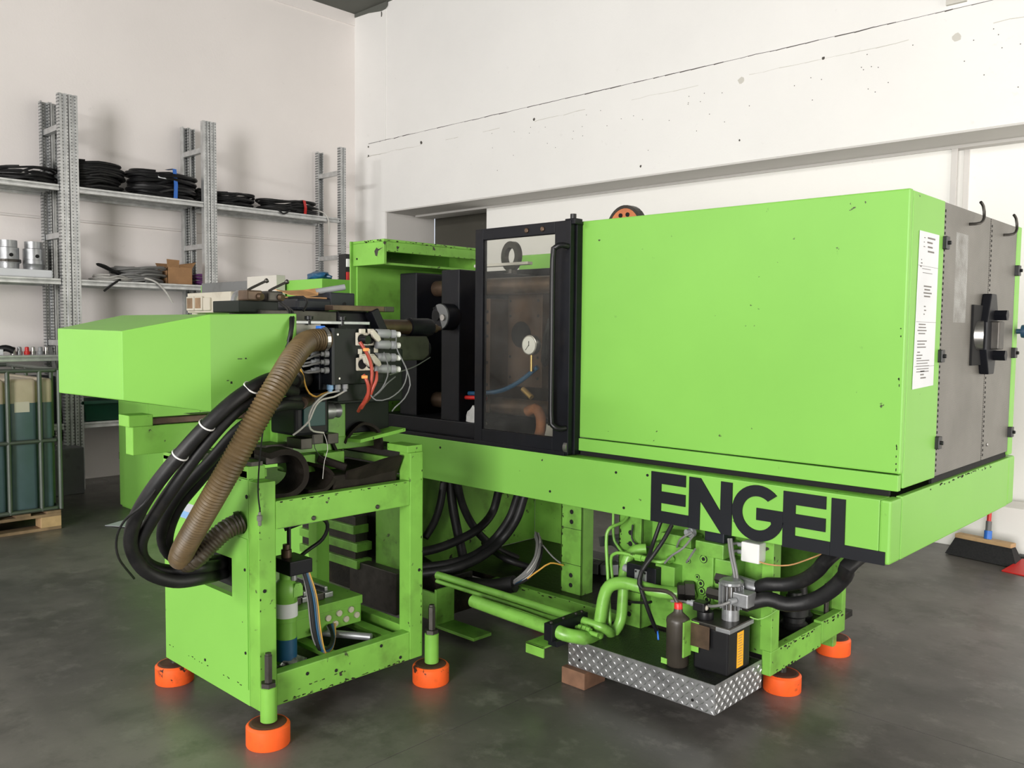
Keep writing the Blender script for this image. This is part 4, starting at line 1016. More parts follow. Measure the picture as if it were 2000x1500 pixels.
# injection barrel, nozzle and covers
BXc, BZc = -3.10, 1.512
cyl('barrel', 'steel_brown', IU, (BXc, 1.9, BZc), (BXc, 2.62, BZc), .034, 28)
MB().lathe((BXc, 2.575, BZc), (0, 1, 0), [(0, .036), (.004, .044), (.018, .044), (.02, .041), (.12, .043), (.14, .038), (.15, .02)], 26).build('nozzle_head', 'black_paint', IU, smooth=True)
MB().lathe((BXc, 2.72, BZc - .004), (0, 1, 0), [(0, .02), (.03, .02), (.032, .014), (.055, .010)], 16).build('nozzle_tip', 'steel_brown', IU, smooth=True)
MB().prism([(2.30, 1.36), (2.63, 1.36), (2.665, 1.385), (2.665, 1.45), (2.65, 1.472), (2.30, 1.472)], 'X', -3.18, -3.05).build('barrel_cover', 'steel_dark', IU, 0.006)
MB().lathe((-3.11, 2.66, 1.41), (0, 1, 0), [(0, .05), (.03, .045), (.035, .02)], 20).build('cover_end', 'black_paint', IU, smooth=True)
box('barrel_housing', 'steel_dark', IU, -3.22, -2.98, 1.75, 2.10, 1.52, 1.572, 0.004)
box('barrel_housing', 'black_paint', IU, -3.24, -2.97, 2.10, 2.26, 1.47, 1.575, 0.01)
MB().lathe((-3.10, 2.26, 1.52), (0, 1, 0), [(0, .065), (.05, .065), (.10, .045), (.12, .036)], 22).build('barrel_flange', 'black_paint', IU, smooth=True)
box('linkage_bar', 'alu', IU, -2.80, -2.785, 1.77, 2.12, 1.518, 1.53, 0.002)
box('hood_back', 'panel_white', IU, -2.83, -2.80, 1.768, 1.90, 1.46, 1.53, 0.002)
for y in (1.84, 1.99):
    MB().lathe((-2.79, y, 1.515), (0, 0, 1), [(0, .008), (.018, .008), (.02, .016), (.032, .016), (.034, .01)], 12).build('knob', 'black_plastic', IU, smooth=True)
fb = MB().box(-2.98, -2.92, 2.04, 2.30, 1.575, 1.597).build('support_bar', 'steel_brown', IU, 0.003)
box('support_bar_end', 'steel_dark', IU, -2.98, -2.92, 2.30, 2.352, 1.575, 1.597, 0.003)
MB().bar((-2.94, 2.245, 1.578), (-2.92, 2.285, 1.48), .04, .055, up=(1, 0, 0)).build('support_leg', 'black_paint', IU, 0.005)
# black carriage top with lever valves
box('top_block', 'dark_green_panel', IU, -3.2, -3.0, 1.67, 1.84, 1.56, 1.605, 0.004)
box('top_block', 'navy_panel', IU, -3.22, -3.04, 1.95, 2.12, 1.575, 1.625, 0.012)
box('top_block', 'navy_panel', IU, -3.22, -3.04, 2.11, 2.235, 1.585, 1.653, 0.006)
bolts(IU, [(-3.04, 2.18, 1.605)], (1, 0, 0), .009, .003, 'hole', 'screw')
for k, (y, m) in enumerate(((1.70, 'steel_brown'), (1.79, 'steel_dark'))):
    v = box('lever_valve', m, IU, -3.06, -2.99, y, y + .065, 1.605, 1.645, 0.006)
    cyl('valve_cap', 'steel_brown', v, (-2.99, y + .05, 1.622), (-2.975, y + .055, 1.62), .013, 12)
    MB().tube([(-3.02, y + .02, 1.645), (-3.015, y + .035, 1.655), (-3.0, y + .085, 1.682)], .005, n=8, sharp=True).lathe((-3.0, y + .082, 1.68), (0, .9, .5), [(0, .005), (.004, .009), (.012, .009), (.015, .004)], 10).build('lever', 'steel_dark', v, smooth=True)
tube('valve_hose', 'rubber', IU, [(-2.98, 1.87, 1.62), (-2.95, 1.92, 1.625), (-2.93, 1.925, 1.60), (-2.92, 1.90, 1.57)], .005, n=8)
tube('black_cable', 'rubber', IU, [(-2.900, 1.814, 1.581), (-2.780, 1.763, 1.556), (-2.735, 1.732, 1.504), (-2.730, 1.720, 1.457), (-2.735, 1.710, 1.430)], .007, n=8)
tube('black_cable', 'rubber', IU, [(-2.920, 1.800, 1.597), (-2.790, 1.756, 1.564), (-2.728, 1.723, 1.503), (-2.725, 1.710, 1.452)], .006, n=8)
# plug box with sockets and connectors
PX = -2.70
pb = MB().box(PX - .055, PX, 1.88, 2.125, 1.292, 1.503).build('plug_box', 'dark_green_panel', IU, 0.003)
box('plug_box_edge', 'navy_panel', pb, PX - .0555, PX + .001, 1.878, 1.892, 1.291, 1.504, 0.001)
box('box_back', 'navy_panel', IU, PX - .17, PX - .055, 1.86, 2.125, 1.27, 1.50, 0.004)
box('box_under', 'dark_green_panel', IU, PX - .12, PX - .02, 1.92, 2.06, 1.225, 1.292, 0.004)
bolts(pb, [(PX, 1.905, 1.48), (PX, 1.912, 1.315)], (1, 0, 0), .0055, .003, 'steel', 'screw')
def socket(y, z, closed):
    s = box('socket', 'cream', pb, PX, PX + .012, y, y + .042, z, z + .05, 0.004)
    cyl('socket_hole', 'hole', s, (PX + .0125, y + .022, z + .025), (PX + .0135, y + .022, z + .025), .019, 20)
    box('hinge_bracket', 'cream', s, PX + .008, PX + .022, y + .010, y + .034, z + .046, z + .064, 0.003)
    if closed:
        MB().prism([(y + .012, z + .058), (y + .024, z + .062), (y + .052, z + .036), (y + .058, z + .022), (y + .046, z + .014), (y + .022, z + .030)], 'X', PX + .020, PX + .036).build('socket_flap', 'cream', s, 0.003)
    return s
socket(1.985, 1.438, False); socket(2.025, 1.438, True)
socket(1.987, 1.342, True); socket(2.027, 1.342, True)
cyl('plug', 'black_plastic', pb, (PX + .012, 2.005, 1.462), (PX + .045, 2.012, 1.46), .017, 16)
for (y, z) in ((1.997, 1.405), (2.035, 1.405), (2.073, 1.41)):
    box('hinge_bracket', 'cream', pb, PX, PX + .008, y, y + .016, z, z + .02, 0.002)
for (z, m) in ((1.485, 'grey_plastic'), (1.442, 'grey_plastic'), (1.393, 'grey_plastic'), (1.348, 'grey_plastic')):
    c = MB().lathe((PX + .02, 2.07, z), (.15, 1, -.03), [(0, .017), (.055, .018), (.06, .014), (.068, .0165), (.082, .0165), (.086, .010), (.10, .010)], 14).build('connector', m, pb, smooth=True)
    cyl('connector_tip', 'white_plastic', c, (PX + .032, 2.148, z - .003), (PX + .035, 2.172, z - .004), .0115, 12)
# red heater leads, grey probe leads
for pts in ([(-2.655, 1.974, 1.452), (-2.640, 1.989, 1.420), (-2.640, 2.011, 1.381), (-2.640, 2.020, 1.332), (-2.650, 2.018, 1.283), (-2.670, 2.017, 1.243), (-2.720, 2.027, 1.200)],
            [(-2.655, 1.991, 1.328), (-2.640, 1.996, 1.304), (-2.645, 2.007, 1.274), (-2.660, 2.011, 1.238), (-2.710, 2.022, 1.197)],
            [(-2.650, 2.047, 1.339), (-2.640, 2.040, 1.308), (-2.645, 2.027, 1.277), (-2.660, 2.023, 1.243), (-2.690, 2.029, 1.221)],
            [(-2.670, 2.017, 1.233), (-2.700, 2.015, 1.208), (-2.750, 2.037, 1.181)]):
    tube('red_lead', 'red_cable', IU, pts, .0068, n=10)
for p in ((-2.640, 1.989, 1.424), (-2.645, 1.986, 1.321)):
    box('cable_tag', 'orange_tag', IU, p[0] - .004, p[0] + .010, p[1] - .010, p[1] + .010, p[2] - .006, p[2] + .006, 0.002)
for k, pts in enumerate(([(-2.660, 2.153, 1.478), (-2.640, 2.139, 1.428), (-2.620, 2.156, 1.373), (-2.620, 2.174, 1.332), (-2.620, 2.151, 1.275), (-2.620, 2.086, 1.236), (-2.630, 2.032, 1.231), (-2.650, 2.021, 1.250)],
            [(-2.660, 2.158, 1.418), (-2.630, 2.162, 1.378), (-2.610, 2.168, 1.337), (-2.610, 2.182, 1.284), (-2.610, 2.153, 1.234), (-2.620, 2.116, 1.201), (-2.640, 2.117, 1.184)],
            [(-2.660, 2.092, 1.412), (-2.630, 2.086, 1.370), (-2.630, 2.086, 1.321), (-2.640, 2.064, 1.272), (-2.660, 2.038, 1.242)],
            [(-2.670, 2.156, 1.315), (-2.650, 2.097, 1.290), (-2.660, 2.072, 1.260), (-2.670, 2.046, 1.239)],
            [(-3.020, 2.643, 1.374), (-2.850, 2.407, 1.343), (-2.750, 2.242, 1.329), (-2.720, 2.165, 1.320)])):
    tube('probe_lead', 'grey_panel', IU, pts, .0026, n=8)
# glands and grey leads on the near side of the box
for row, z in enumerate((1.437, 1.407, 1.377, 1.346)):
    for col in range(2):
        c = MB().lathe((PX - .018 - .036 * col, 1.878 - .018 * col, z), (-.35, -1, 0), [(0, .012), (.016, .013), (.018, .009), (.03, .009)], 10).build('cable_gland', 'grey_plastic', IU, smooth=True)
        a = Vector((PX - .025 - .036 * col, 1.852 - .018 * col, z))
        e = Vector((PX - .07, 1.775, 1.405 - .012 * row))
        tube('grey_lead', 'grey_cable', IU, [a, a + Vector((-.012, -.025, -.006)), e + Vector((.01, .02, -.01 * row)), e, e + Vector((-.02, -.03, .01))], .004, n=8)
for k, (y, m) in enumerate(((1.885, 'light_blue'), (1.918, 'grey_plastic'), (1.952, 'grey_plastic'))):
    MB().lathe((PX - .02, y, 1.292), (0, 0, -1), [(0, .0125), (.018, .013), (.02, .009), (.028, .009)], 12).build('cable_gland', m, IU, smooth=True)
tube('yellow_lead', 'yellow_cable', IU, [(PX - .02, 1.885, 1.265), (-2.720, 1.849, 1.258), (-2.720, 1.825, 1.249), (-2.720, 1.794, 1.264), (-2.730, 1.783, 1.294), (-2.740, 1.781, 1.329), (-2.770, 1.783, 1.362)], .0036, n=8)
tube('light_lead', 'light_cable', IU, [(PX - .02, 1.918, 1.265), (-2.710, 1.867, 1.261), (-2.700, 1.827, 1.245), (-2.700, 1.798, 1.220), (-2.700, 1.780, 1.183), (-2.710, 1.787, 1.144), (-2.730, 1.817, 1.121), (-2.750, 1.876, 1.109)], .0036, n=8)
tube('light_lead', 'light_cable', IU, [(PX - .02, 1.952, 1.265), (-2.710, 1.895, 1.246), (-2.700, 1.838, 1.240), (-2.695, 1.806, 1.220), (-2.695, 1.786, 1.183), (-2.700, 1.778, 1.163), (-2.720, 1.758, 1.134), (-2.740, 1.737, 1.112)], .0036, n=8)
tube('thin_wire', 'light_cable', IU, [(-2.750, 1.876, 1.109), (-2.740, 1.883, 1.076), (-2.730, 1.880, 1.043), (-2.740, 1.873, 1.003), (-2.760, 1.878, 0.932)], .0013, n=6)
tube('thin_wire', 'rubber', IU, [(-2.750, 1.831, 1.103), (-2.750, 1.837, 1.054), (-2.750, 1.860, 1.023), (-2.760, 1.901, 0.998)], .0016, n=6)
cable_p = [(-2.720, 1.621, 1.223), (-2.700, 1.592, 1.145), (-2.700, 1.577, 1.038), (-2.720, 1.582, 0.927), (-2.735, 1.598, 0.849)]
tube('hanging_probe', 'rubber', IU, cable_p, .0028, n=8)
MB().lathe((-2.735, 1.596, 0.849), (.02, 0, -1), [(0, .005), (.01, .006), (.012, .0105), (.03, .0105), (.032, .007), (.048, .007)], 8).build('probe_connector', 'steel', IU)
# big ribbed hose and its return
rh = tube('ribbed_hose', 'ribbed_brown', IU, [(PX - .03, 1.872, 1.462), (-2.710, 1.780, 1.452), (-2.638, 1.680, 1.405), (-2.576, 1.580, 1.322), (-2.572, 1.500, 1.211), (-2.600, 1.440, 1.089), (-2.663, 1.400, 0.966), (-2.758, 1.380, 0.843), (-2.866, 1.380, 0.735), (-2.940, 1.400, 0.678)], .040, n=22, ribs=.0125)
tube('ribbed_hose', 'ribbed_dark', IU, [(-2.960, 1.410, 0.685), (-2.931, 1.420, 0.664), (-2.893, 1.440, 0.686), (-2.876, 1.480, 0.730), (-2.858, 1.530, 0.775), (-2.857, 1.590, 0.794)], .036, n=22, ribs=.0125)
MB().ring((PX - .032, 1.866, 1.462), (.1, 1, .05), .046, .040, .014).build('hose_clamp', 'steel', rh)
box('clamp_screw', 'blue', rh, PX - .055, PX - .025, 1.845, 1.87, 1.492, 1.512, 0.004)
MB().ring((-2.866, 1.585, 0.791), (.5, 1, .2), .043, .036, .02).build('hose_clamp', 'steel_dark', IU)
# black hydraulic hoses swinging out to the hose opening
BH = [
 ([(-2.749, 1.750, 1.313), (-2.657, 1.600, 1.326), (-2.615, 1.460, 1.278), (-2.633, 1.360, 1.194), (-2.685, 1.280, 1.087), (-2.761, 1.220, 0.968), (-2.846, 1.200, 0.856), (-2.918, 1.220, 0.754), (-2.947, 1.280, 0.657), (-2.947, 1.380, 0.600), (-2.956, 1.500, 0.587), (-3.104, 1.660, 0.545)], .024),
 ([(-2.749, 1.750, 1.270), (-2.658, 1.600, 1.291), (-2.634, 1.470, 1.237), (-2.655, 1.380, 1.148), (-2.729, 1.300, 1.004), (-2.835, 1.260, 0.866), (-2.914, 1.250, 0.767), (-2.969, 1.290, 0.682), (-2.987, 1.380, 0.630), (-2.956, 1.500, 0.625), (-3.104, 1.660, 0.581)], .022),
 ([(-2.746, 1.780, 1.221), (-2.691, 1.640, 1.224), (-2.725, 1.520, 1.157), (-2.791, 1.440, 1.042), (-2.899, 1.380, 0.920), (-2.969, 1.360, 0.821), (-3.032, 1.380, 0.724), (-3.030, 1.420, 0.660), (-2.994, 1.500, 0.641), (-3.103, 1.660, 0.598)], .020),
 ([(-2.773, 1.820, 1.240), (-2.721, 1.700, 1.237), (-2.692, 1.580, 1.191), (-2.760, 1.500, 1.093), (-2.867, 1.440, 0.961), (-2.942, 1.400, 0.865), (-3.004, 1.390, 0.764), (-3.041, 1.410, 0.689), (-3.033, 1.460, 0.633), (-3.071, 1.600, 0.589)], .019)]
hs = [tube('hydraulic_hose', 'rubber', IU, p, r, n=16) for p, r in BH]
cyl('hose_fitting', 'steel_brown', hs[2], (-2.730, 1.770, 1.229), (-2.790, 1.840, 1.231), .022, 14)
cyl('hose_fitting', 'steel_dark', hs[0], (-2.743, 1.740, 1.314), (-2.850, 1.880, 1.312), .034, 14)
for (p, r) in (((-2.613, 1.500, 1.302), .036), ((-2.634, 1.350, 1.186), .034), ((-2.684, 1.283, 1.090), .034)):
    MB().ring(p, (.55, .25, .75), r - .006, r - .0085, .005, 20).build('cable_tie', 'white_plastic', hs[0])
tube('thin_cable', 'rubber', IU, [(-2.740, 1.250, 1.009), (-2.727, 1.180, 0.936), (-2.794, 1.150, 0.881), (-2.864, 1.150, 0.810), (-2.901, 1.170, 0.732), (-2.973, 1.250, 0.631)], .004, n=8)
# inside the stand: accumulator, junction box, leads
ac = MB().lathe((-2.88, 1.79, .165), (0, 0, 1), [(0, .040), (.21, .040), (.212, .043), (.30, .043), (.305, .046), (.345, .046), (.37, .03), (.375, .024), (.40, .024)], 26).build('accumulator', 'green_pipe', IU, smooth=True)
MB().lathe((-2.88, 1.79, .395), (0, 0, 1), [(0, .0445), (.055, .0445)], 26).build('paper_band', 'paper', ac, smooth=True)
MB().lathe((-2.88, 1.79, .225), (0, 0, 1), [(0, .0413), (.085, .0413)], 26).build('tape_band', 'blue_tape', ac, smooth=True)
MB().prism([(-.02, 0), (.02, 0), (.02, .035), (.012, .05), (-.012, .05), (-.02, .035)], 'X', 0, .015).build('lug', 'green_pipe', ac)
lug = [x for x in WLOC if x.name.startswith('lug')][-1]
lug.location = Vector((-2.84, 1.815, .50)) - WLOC[ac]
WLOC[lug] = Vector((-2.84, 1.815, .50))
box('accumulator_head', 'black_paint', IU, -2.94, -2.81, 1.765, 1.865, .565, .62, 0.004)
MB().lathe((-2.89, 1.80, .62), (0, 0, 1), [(0, .02), (.03, .02), (.032, .014), (.05, .014)], 12).build('copper_fitting', 'steel_brown', IU, smooth=True)
MB().lathe((-2.86, 1.81, .535), (0, 0, 1), [(0, .015), (.03, .015)], 12).build('gland_nut', 'alu', IU, smooth=True)
for k, (m, dx) in enumerate((('rubber', 0), ('blue_tape', .012), ('grey_cable', .02), ('yellow_cable', .028), ('grey_cable', -.012))):
    tube('stand_lead', m, IU, [(-2.84 + dx * .3, 1.845 + dx * .5, .57), (-2.82, 1.86 + dx, .46), (-2.81, 1.87 + dx, .33), (-2.81, 1.895 + dx * .9, .255 - dx * .8), (-2.84, 1.96 + dx * .4, .235 - dx * .4), (-2.90, 2.02 + dx * .3, .245), (-2.97, 2.05 + dx, .27)], .0085 - .0014 * k, n=10)
jx = box('terminal_box', 'green_worn', IU, -3.38, -2.98, 1.87, 2.22, .245, .325, 0.003)
box('terminal_lid', 'green_worn', IU, -3.385, -2.975, 1.865, 2.225, .325, .362, 0.003)
for (y, z) in ((2.05, .30), (2.085, .268), (2.105, .308), (2.14, .275), (2.165, .31), (2.195, .28)):
    cyl('blanking_cap', 'cream', jx, (-2.98, y, z), (-2.972, y, z), .013, 16)
MB().lathe((-2.98, 1.98, .27), (1, -.2, 0), [(0, .014), (.02, .016), (.022, .011), (.05, .011)], 12).build('box_gland', 'black_plastic', jx, smooth=True)
tube('inner_hose', 'rubber', IU, [(-3.0, 1.86, .70), (-2.95, 1.98, .735), (-2.95, 2.03, .70), (-2.97, 2.02, .64), (-2.98, 1.95, .60), (-2.92, 1.85, .585)], .008, n=10)
MB().cyl((-2.92, 1.83, .62), (-2.92, 1.83, .74), .008, 10).build('inner_rod', 'rubber', IU)
box('inner_strip', 'alu', IU, -2.96, -2.85, 1.74, 1.92, .745, .765, 0.002)
# things lying in the stand and on its table
vs = thing('valve_stack', 'row of greasy grey connector strips lying on the green terminal box', 'connectors', (-3.15, 1.98, .362))
for k in range(5):
    y = 1.87 + .052 * k
    MB().box(-3.33 + .02 * (k % 2), -3.03 - .01 * (k % 3), y, y + .042, .362, .385 + .008 * (k % 2)).box(-3.30, -3.06, y + .012, y + .028, .385, .405).build('connector_strip', 'steel_dark' if k % 2 else 'alu', vs, 0.004)
tag(cyl('steel_tube', 'alu', None, (-3.05, 2.0, .238), (-2.81, 2.145, .238), .015, 20), 'loose dull steel tube lying across the slats inside the stand', 'tube')
fo = blob('crumpled_wrap', 'foil', None, (-2.865, 1.80, .205), (.055, .055, .03), .5, 2.5, 5)
fo.location.z += 0.0
tag(fo, 'crumpled grey plastic wrap in the drip tray by the blue tape', 'wrap')
# curled rubber sheets thrown on the table
def sheet(name, label, path, wdir, width, th):
    """a sheet swept: path points, extruded by width along wdir, with thickness"""
    path = spline([Vector(p) for p in path], .01)
    wv = Vector(wdir).normalized()
    vs, fs = [], []
    n = len(path)
    for i, p in enumerate(path):
        t = (path[min(i + 1, n - 1)] - path[max(i - 1, 0)]).normalized()
        nn = t.cross(wv).normalized()
        vs += [p - nn * th / 2, p + nn * th / 2, p + nn * th / 2 + wv * width, p - nn * th / 2 + wv * width]
    for i in range(n - 1):
        a, b = 4 * i, 4 * (i + 1)
        for q in range(4):
            fs.append((a + q, b + q, b + (q + 1) % 4, a + (q + 1) % 4))
    fs += [(0, 1, 2, 3), (4 * n - 1, 4 * n - 2, 4 * n - 3, 4 * n - 4)]
    o = MB().add(vs, fs).build(name, 'rubber_sheet', None, 0.0, smooth=True)
    return tag(o, label, 'rubber sheet', 'rubber offcuts on the stand table')
zt = .868
sheet('rubber_offcut', 'thick brown-black rubber offcut curled into a C at the near corner', [(-2.80, 1.69, zt + .012), (-2.80, 1.77, zt + .012), (-2.80, 1.825, zt + .05), (-2.80, 1.83, zt + .11), (-2.80, 1.795, zt + .16), (-2.80, 1.735, zt + .175), (-2.80, 1.68, zt + .165)], (-1, .15, 0), .16, .022)
sheet('rubber_offcut', 'low rubber offcut bent like a saddle beside the C-shaped curl', [(-2.80, 1.86, zt + .008), (-2.80, 1.92, zt + .012), (-2.81, 1.965, zt + .05), (-2.85, 1.955, zt + .085), (-2.92, 1.92, zt + .10)], (-1, 0, 0), .12, .014)
sheet('rubber_offcut', 'broad brown-black rubber sheet sagging across the right of the table', [(-2.80, 2.02, zt + .07), (-2.79, 2.10, zt + .085), (-2.785, 2.2, zt + .105), (-2.785, 2.285, zt + .11)], (-.45, 0, -.9), .10, .012)
sheet('rubber_offcut', 'folded rubber sheet standing up against the carriage', [(-3.0, 2.12, zt + .11), (-2.96, 2.16, zt + .20), (-2.95, 2.22, zt + .235), (-2.93, 2.28, zt + .20), (-2.92, 2.29, zt + .12)], (-1, .1, 0), .18, .012)
sheet('rubber_offcut', 'upright dark rubber flap behind the thin hanging wires', [(-3.02, 1.98, zt + .01), (-3.0, 2.02, zt + .12), (-2.98, 2.05, zt + .20), (-2.96, 2.09, zt + .12)], (-1, 0, 0), .12, .012)
tag(MB().bar((-2.93, 1.97, zt + .115), (-2.86, 2.06, zt + .075), .03, .03).build('rubber_bar', 'rubber_sheet', None, 0.008), 'short square rubber bar sloping between the curled offcuts', 'rubber bar')
tag(MB().box(-3.15, -2.81, 1.96, 2.28, zt, zt + .06).build('rubber_pad', 'rubber_sheet', None, 0.01), 'flat black rubber pad lying under the other offcuts', 'rubber pad')
# scraps on top of the carriage
kp = MB()
kpts = [(-3.16, 2.02, 1.645), (-3.13, 2.10, 1.665), (-3.12, 2.16, 1.662), (-3.10, 2.20, 1.672)]
kp.add([(-3.16, 1.92, 1.662), (-3.11, 1.96, 1.640), (-3.07, 2.02, 1.634), (-3.07, 2.07, 1.642), (-3.11, 2.10, 1.672), (-3.17, 2.06, 1.664), (-3.19, 1.98, 1.658),
        (-3.16, 1.92, 1.659), (-3.11, 1.96, 1.637), (-3.07, 2.02, 1.631), (-3.07, 2.07, 1.639), (-3.11, 2.10, 1.669), (-3.17, 2.06, 1.661), (-3.19, 1.98, 1.655)],
       [(0, 1, 6), (1, 2, 6), (2, 5, 6), (2, 3, 5), (3, 4, 5), (13, 8, 7), (13, 9, 8), (13, 12, 9), (12, 10, 9), (12, 11, 10)] + [(i, (i + 1) % 7, (i + 1) % 7 + 7, i + 7) for i in range(7)])
tag(kp.build('kraft_scrap', 'kraft_paper', None), 'torn piece of brown kraft paper on the carriage block', 'paper scrap')
tag(MB().box(-3.2, -3.05, 1.95, 2.10, 1.625, 1.631).build('cardboard_scrap', 'cardboard', None, 0.001), 'flat cardboard scrap under the torn kraft paper', 'cardboard')
tag(cyl('pipe_offcut', 'grey_plastic', None, (-3.10, 2.08, 1.655), (-3.05, 2.19, 1.678), .0125, 16), 'short grey plastic pipe offcut leaning on the carriage block', 'pipe')
# ------------------------------------------------------------------ control cabinet standing behind the injection unit
CC = thing('control_cabinet', 'long low green cabinet with a taller grey-panelled section behind the injection unit', 'cabinet', (-5.8, 3.2, 0))
lowb = box('cabinet_body', 'green', CC, -7.3, -5.88, 2.98, 3.5, 0.0, 1.30, 0.004)
box('cabinet_body', 'green', CC, -5.88, -4.38, 2.98, 3.5, 0.0, 1.80, 0.004)
for (x0, x1, z1) in ((-7.295, -6.74, 1.295), (-6.735, -5.885, 1.295), (-5.875, -5.13, 1.70), (-5.125, -4.385, 1.70)):
    dp = box('cabinet_door', 'green', CC, x0, x1, 2.962, 2.98, 0.02, z1, 0.004)
    if x0 > -5.2:
        MB().cyl((-4.47, 2.962, .16), (-4.47, 2.952, .16), .022, 16).build('door_lock', 'steel', dp, smooth=True)
for z in (.40, .12):
    box('hinge', 'black_plastic', CC, -7.31, -7.295, 2.965, 2.985, z, z + .06, 0.002)
box('grey_panel', 'grey_panel', CC, -5.78, -5.10, 2.935, 2.963, 1.60, 1.81, 0.003)
box('white_panel', 'panel_white', CC, -5.10, -4.75, 2.90, 2.963, 1.60, 1.83, 0.003)
sb = MB().box(-5.72, -5.13, 2.80, 2.935, 1.60, 1.735).build('socket_box', 'cream', CC, 0.008)
for x in (-5.70, -5.585):
    s = box('socket_frame', 'cream', sb, x, x + .105, 2.782, 2.80, 1.615, 1.71, 0.006)
    box('socket_window', 'wood', s, x + .015, x + .09, 2.7795, 2.783, 1.63, 1.70, 0.001)
box('socket_cover', 'cream', sb, -5.47, -5.38, 2.785, 2.80, 1.615, 1.70, 0.006)
br = box('breaker', 'cream', CC, -5.86, -5.78, 2.90, 2.965, 1.56, 1.72, 0.004)
box('breaker_switch', 'grey_plastic', br, -5.845, -5.795, 2.893, 2.90, 1.62, 1.67, 0.002)
MB().ring((-5.08, 2.86, 1.66), (1, .2, 0), .09, .07, .03).build('panel_ring', 'alu', CC, smooth=True)
tag(blob('plastic_film', 'blue_tape', None, (-4.66, 3.15, 1.80 + .03), (.11, .05, .03), .3, 2, 3), 'crumpled dark blue plastic film on the cabinet roof', 'film')
# stack light frame beside the guard hood
sl = thing('socket_strip', 'tall black strip with white and red modules behind the green guard hood', 'socket strip', (-5.0, 3.6, 1.0))
box('strip_body', 'black_plastic', sl, -5.06, -4.98, 3.58, 3.64, 1.0, 2.02, 0.004)
for k, m in enumerate(('white_plastic', 'red', 'white_plastic', 'black_paint', 'white_plastic', 'black_paint', 'white_plastic')):
    box('strip_module', m, sl, -4.98, -4.965, 3.585, 3.635, 1.93 - .09 * k, 1.985 - .09 * k, 0.002)
cyl('strip_post', 'steel_dark', sl, (-5.02, 3.61, 0), (-5.02, 3.61, 1.0), .03)

# ------------------------------------------------------------------ galvanised storage rack along the left wall
RK = thing('storage_rack', 'galvanised steel storage rack with punched uprights along the plaster wall', 'rack', (-8.55, 4.0, 0))
RZ = 3.575
def upright(y0, wd, front):
    xa, s = (-8.30, -1) if front else (-8.80, 1)
    x = lambda t: xa + s * t
    t = .002
    pts = [(x(0), y0), (x(0), y0 + wd * .36), (x(.012), y0 + wd * .40), (x(.012), y0 + wd * .60), (x(0), y0 + wd * .64), (x(0), y0 + wd), (x(.055), y0 + wd), (x(.055), y0 + wd - .012),
           (x(.053), y0 + wd - .012), (x(.053), y0 + wd - t), (x(t), y0 + wd - t), (x(t), y0 + wd * .66), (x(.014), y0 + wd * .62), (x(.014), y0 + wd * .38), (x(t), y0 + wd * .34), (x(t), y0 + t), (x(.053), y0 + t), (x(.053), y0 + .012), (x(.055), y0 + .012), (x(.055), y0)]
    return MB().prism(pts, 'Z', 0, RZ - (.005 if front else 0)).build('upright', 'zinc_punched', RK)
frames = ((2.895, .078), (2.982, .076), (4.252, .066), (4.325, .066), (5.90, .078))
for (y0, wd) in frames:
    upright(y0, wd, True)
    upright(y0, wd, False)
for yc in (2.935, 4.28, 5.93):
    for z in (3.285, 2.325, 1.35, .42):
        MB().prism([(yc - .022, z - .025), (yc + .022, z - .025), (yc + .022, z - .005), (yc + .012, z), (yc + .022, z + .005), (yc + .022, z + .025), (yc - .022, z + .025)], 'X', -8.755, -8.345).build('frame_brace', 'zinc', RK)
    MB().bar((-8.34, yc, .5), (-8.76, yc, 1.3), .03, .02).build('diagonal_brace', 'zinc', RK)
bays = ((1.3, 2.89), (3.06, 4.25), (4.395, 5.895))
def shelf(y0, y1, z):
    s = MB().box(-8.345, -8.305, y0, y1, z - .055, z - .03).box(-8.345, -8.312, y0, y1, z - .03, z - .02).box(-8.345, -8.305, y0, y1, z - .02, z).box(-8.80, -8.76, y0, y1, z - .055, z).build('shelf_beam', 'zinc', RK, 0.003)
    n = 4
    for k in range(n):
        x0 = -8.76 + .104 * k
        MB().box(x0 + .001, x0 + .103, y0, y1, z - .022, z - .002).box(x0 + .001, x0 + .006, y0, y1, z - .04, z - .022).box(x0 + .098, x0 + .103, y0, y1, z - .04, z - .022).build('shelf_plank', 'zinc', RK)
for b, zs in ((0, (2.765, 1.93, 1.245, .62)), (1, (2.765, 1.93, .62)), (2, (2.765, 1.93, .62))):
    for z in zs:
        shelf(bays[b][0], bays[b][1], z)

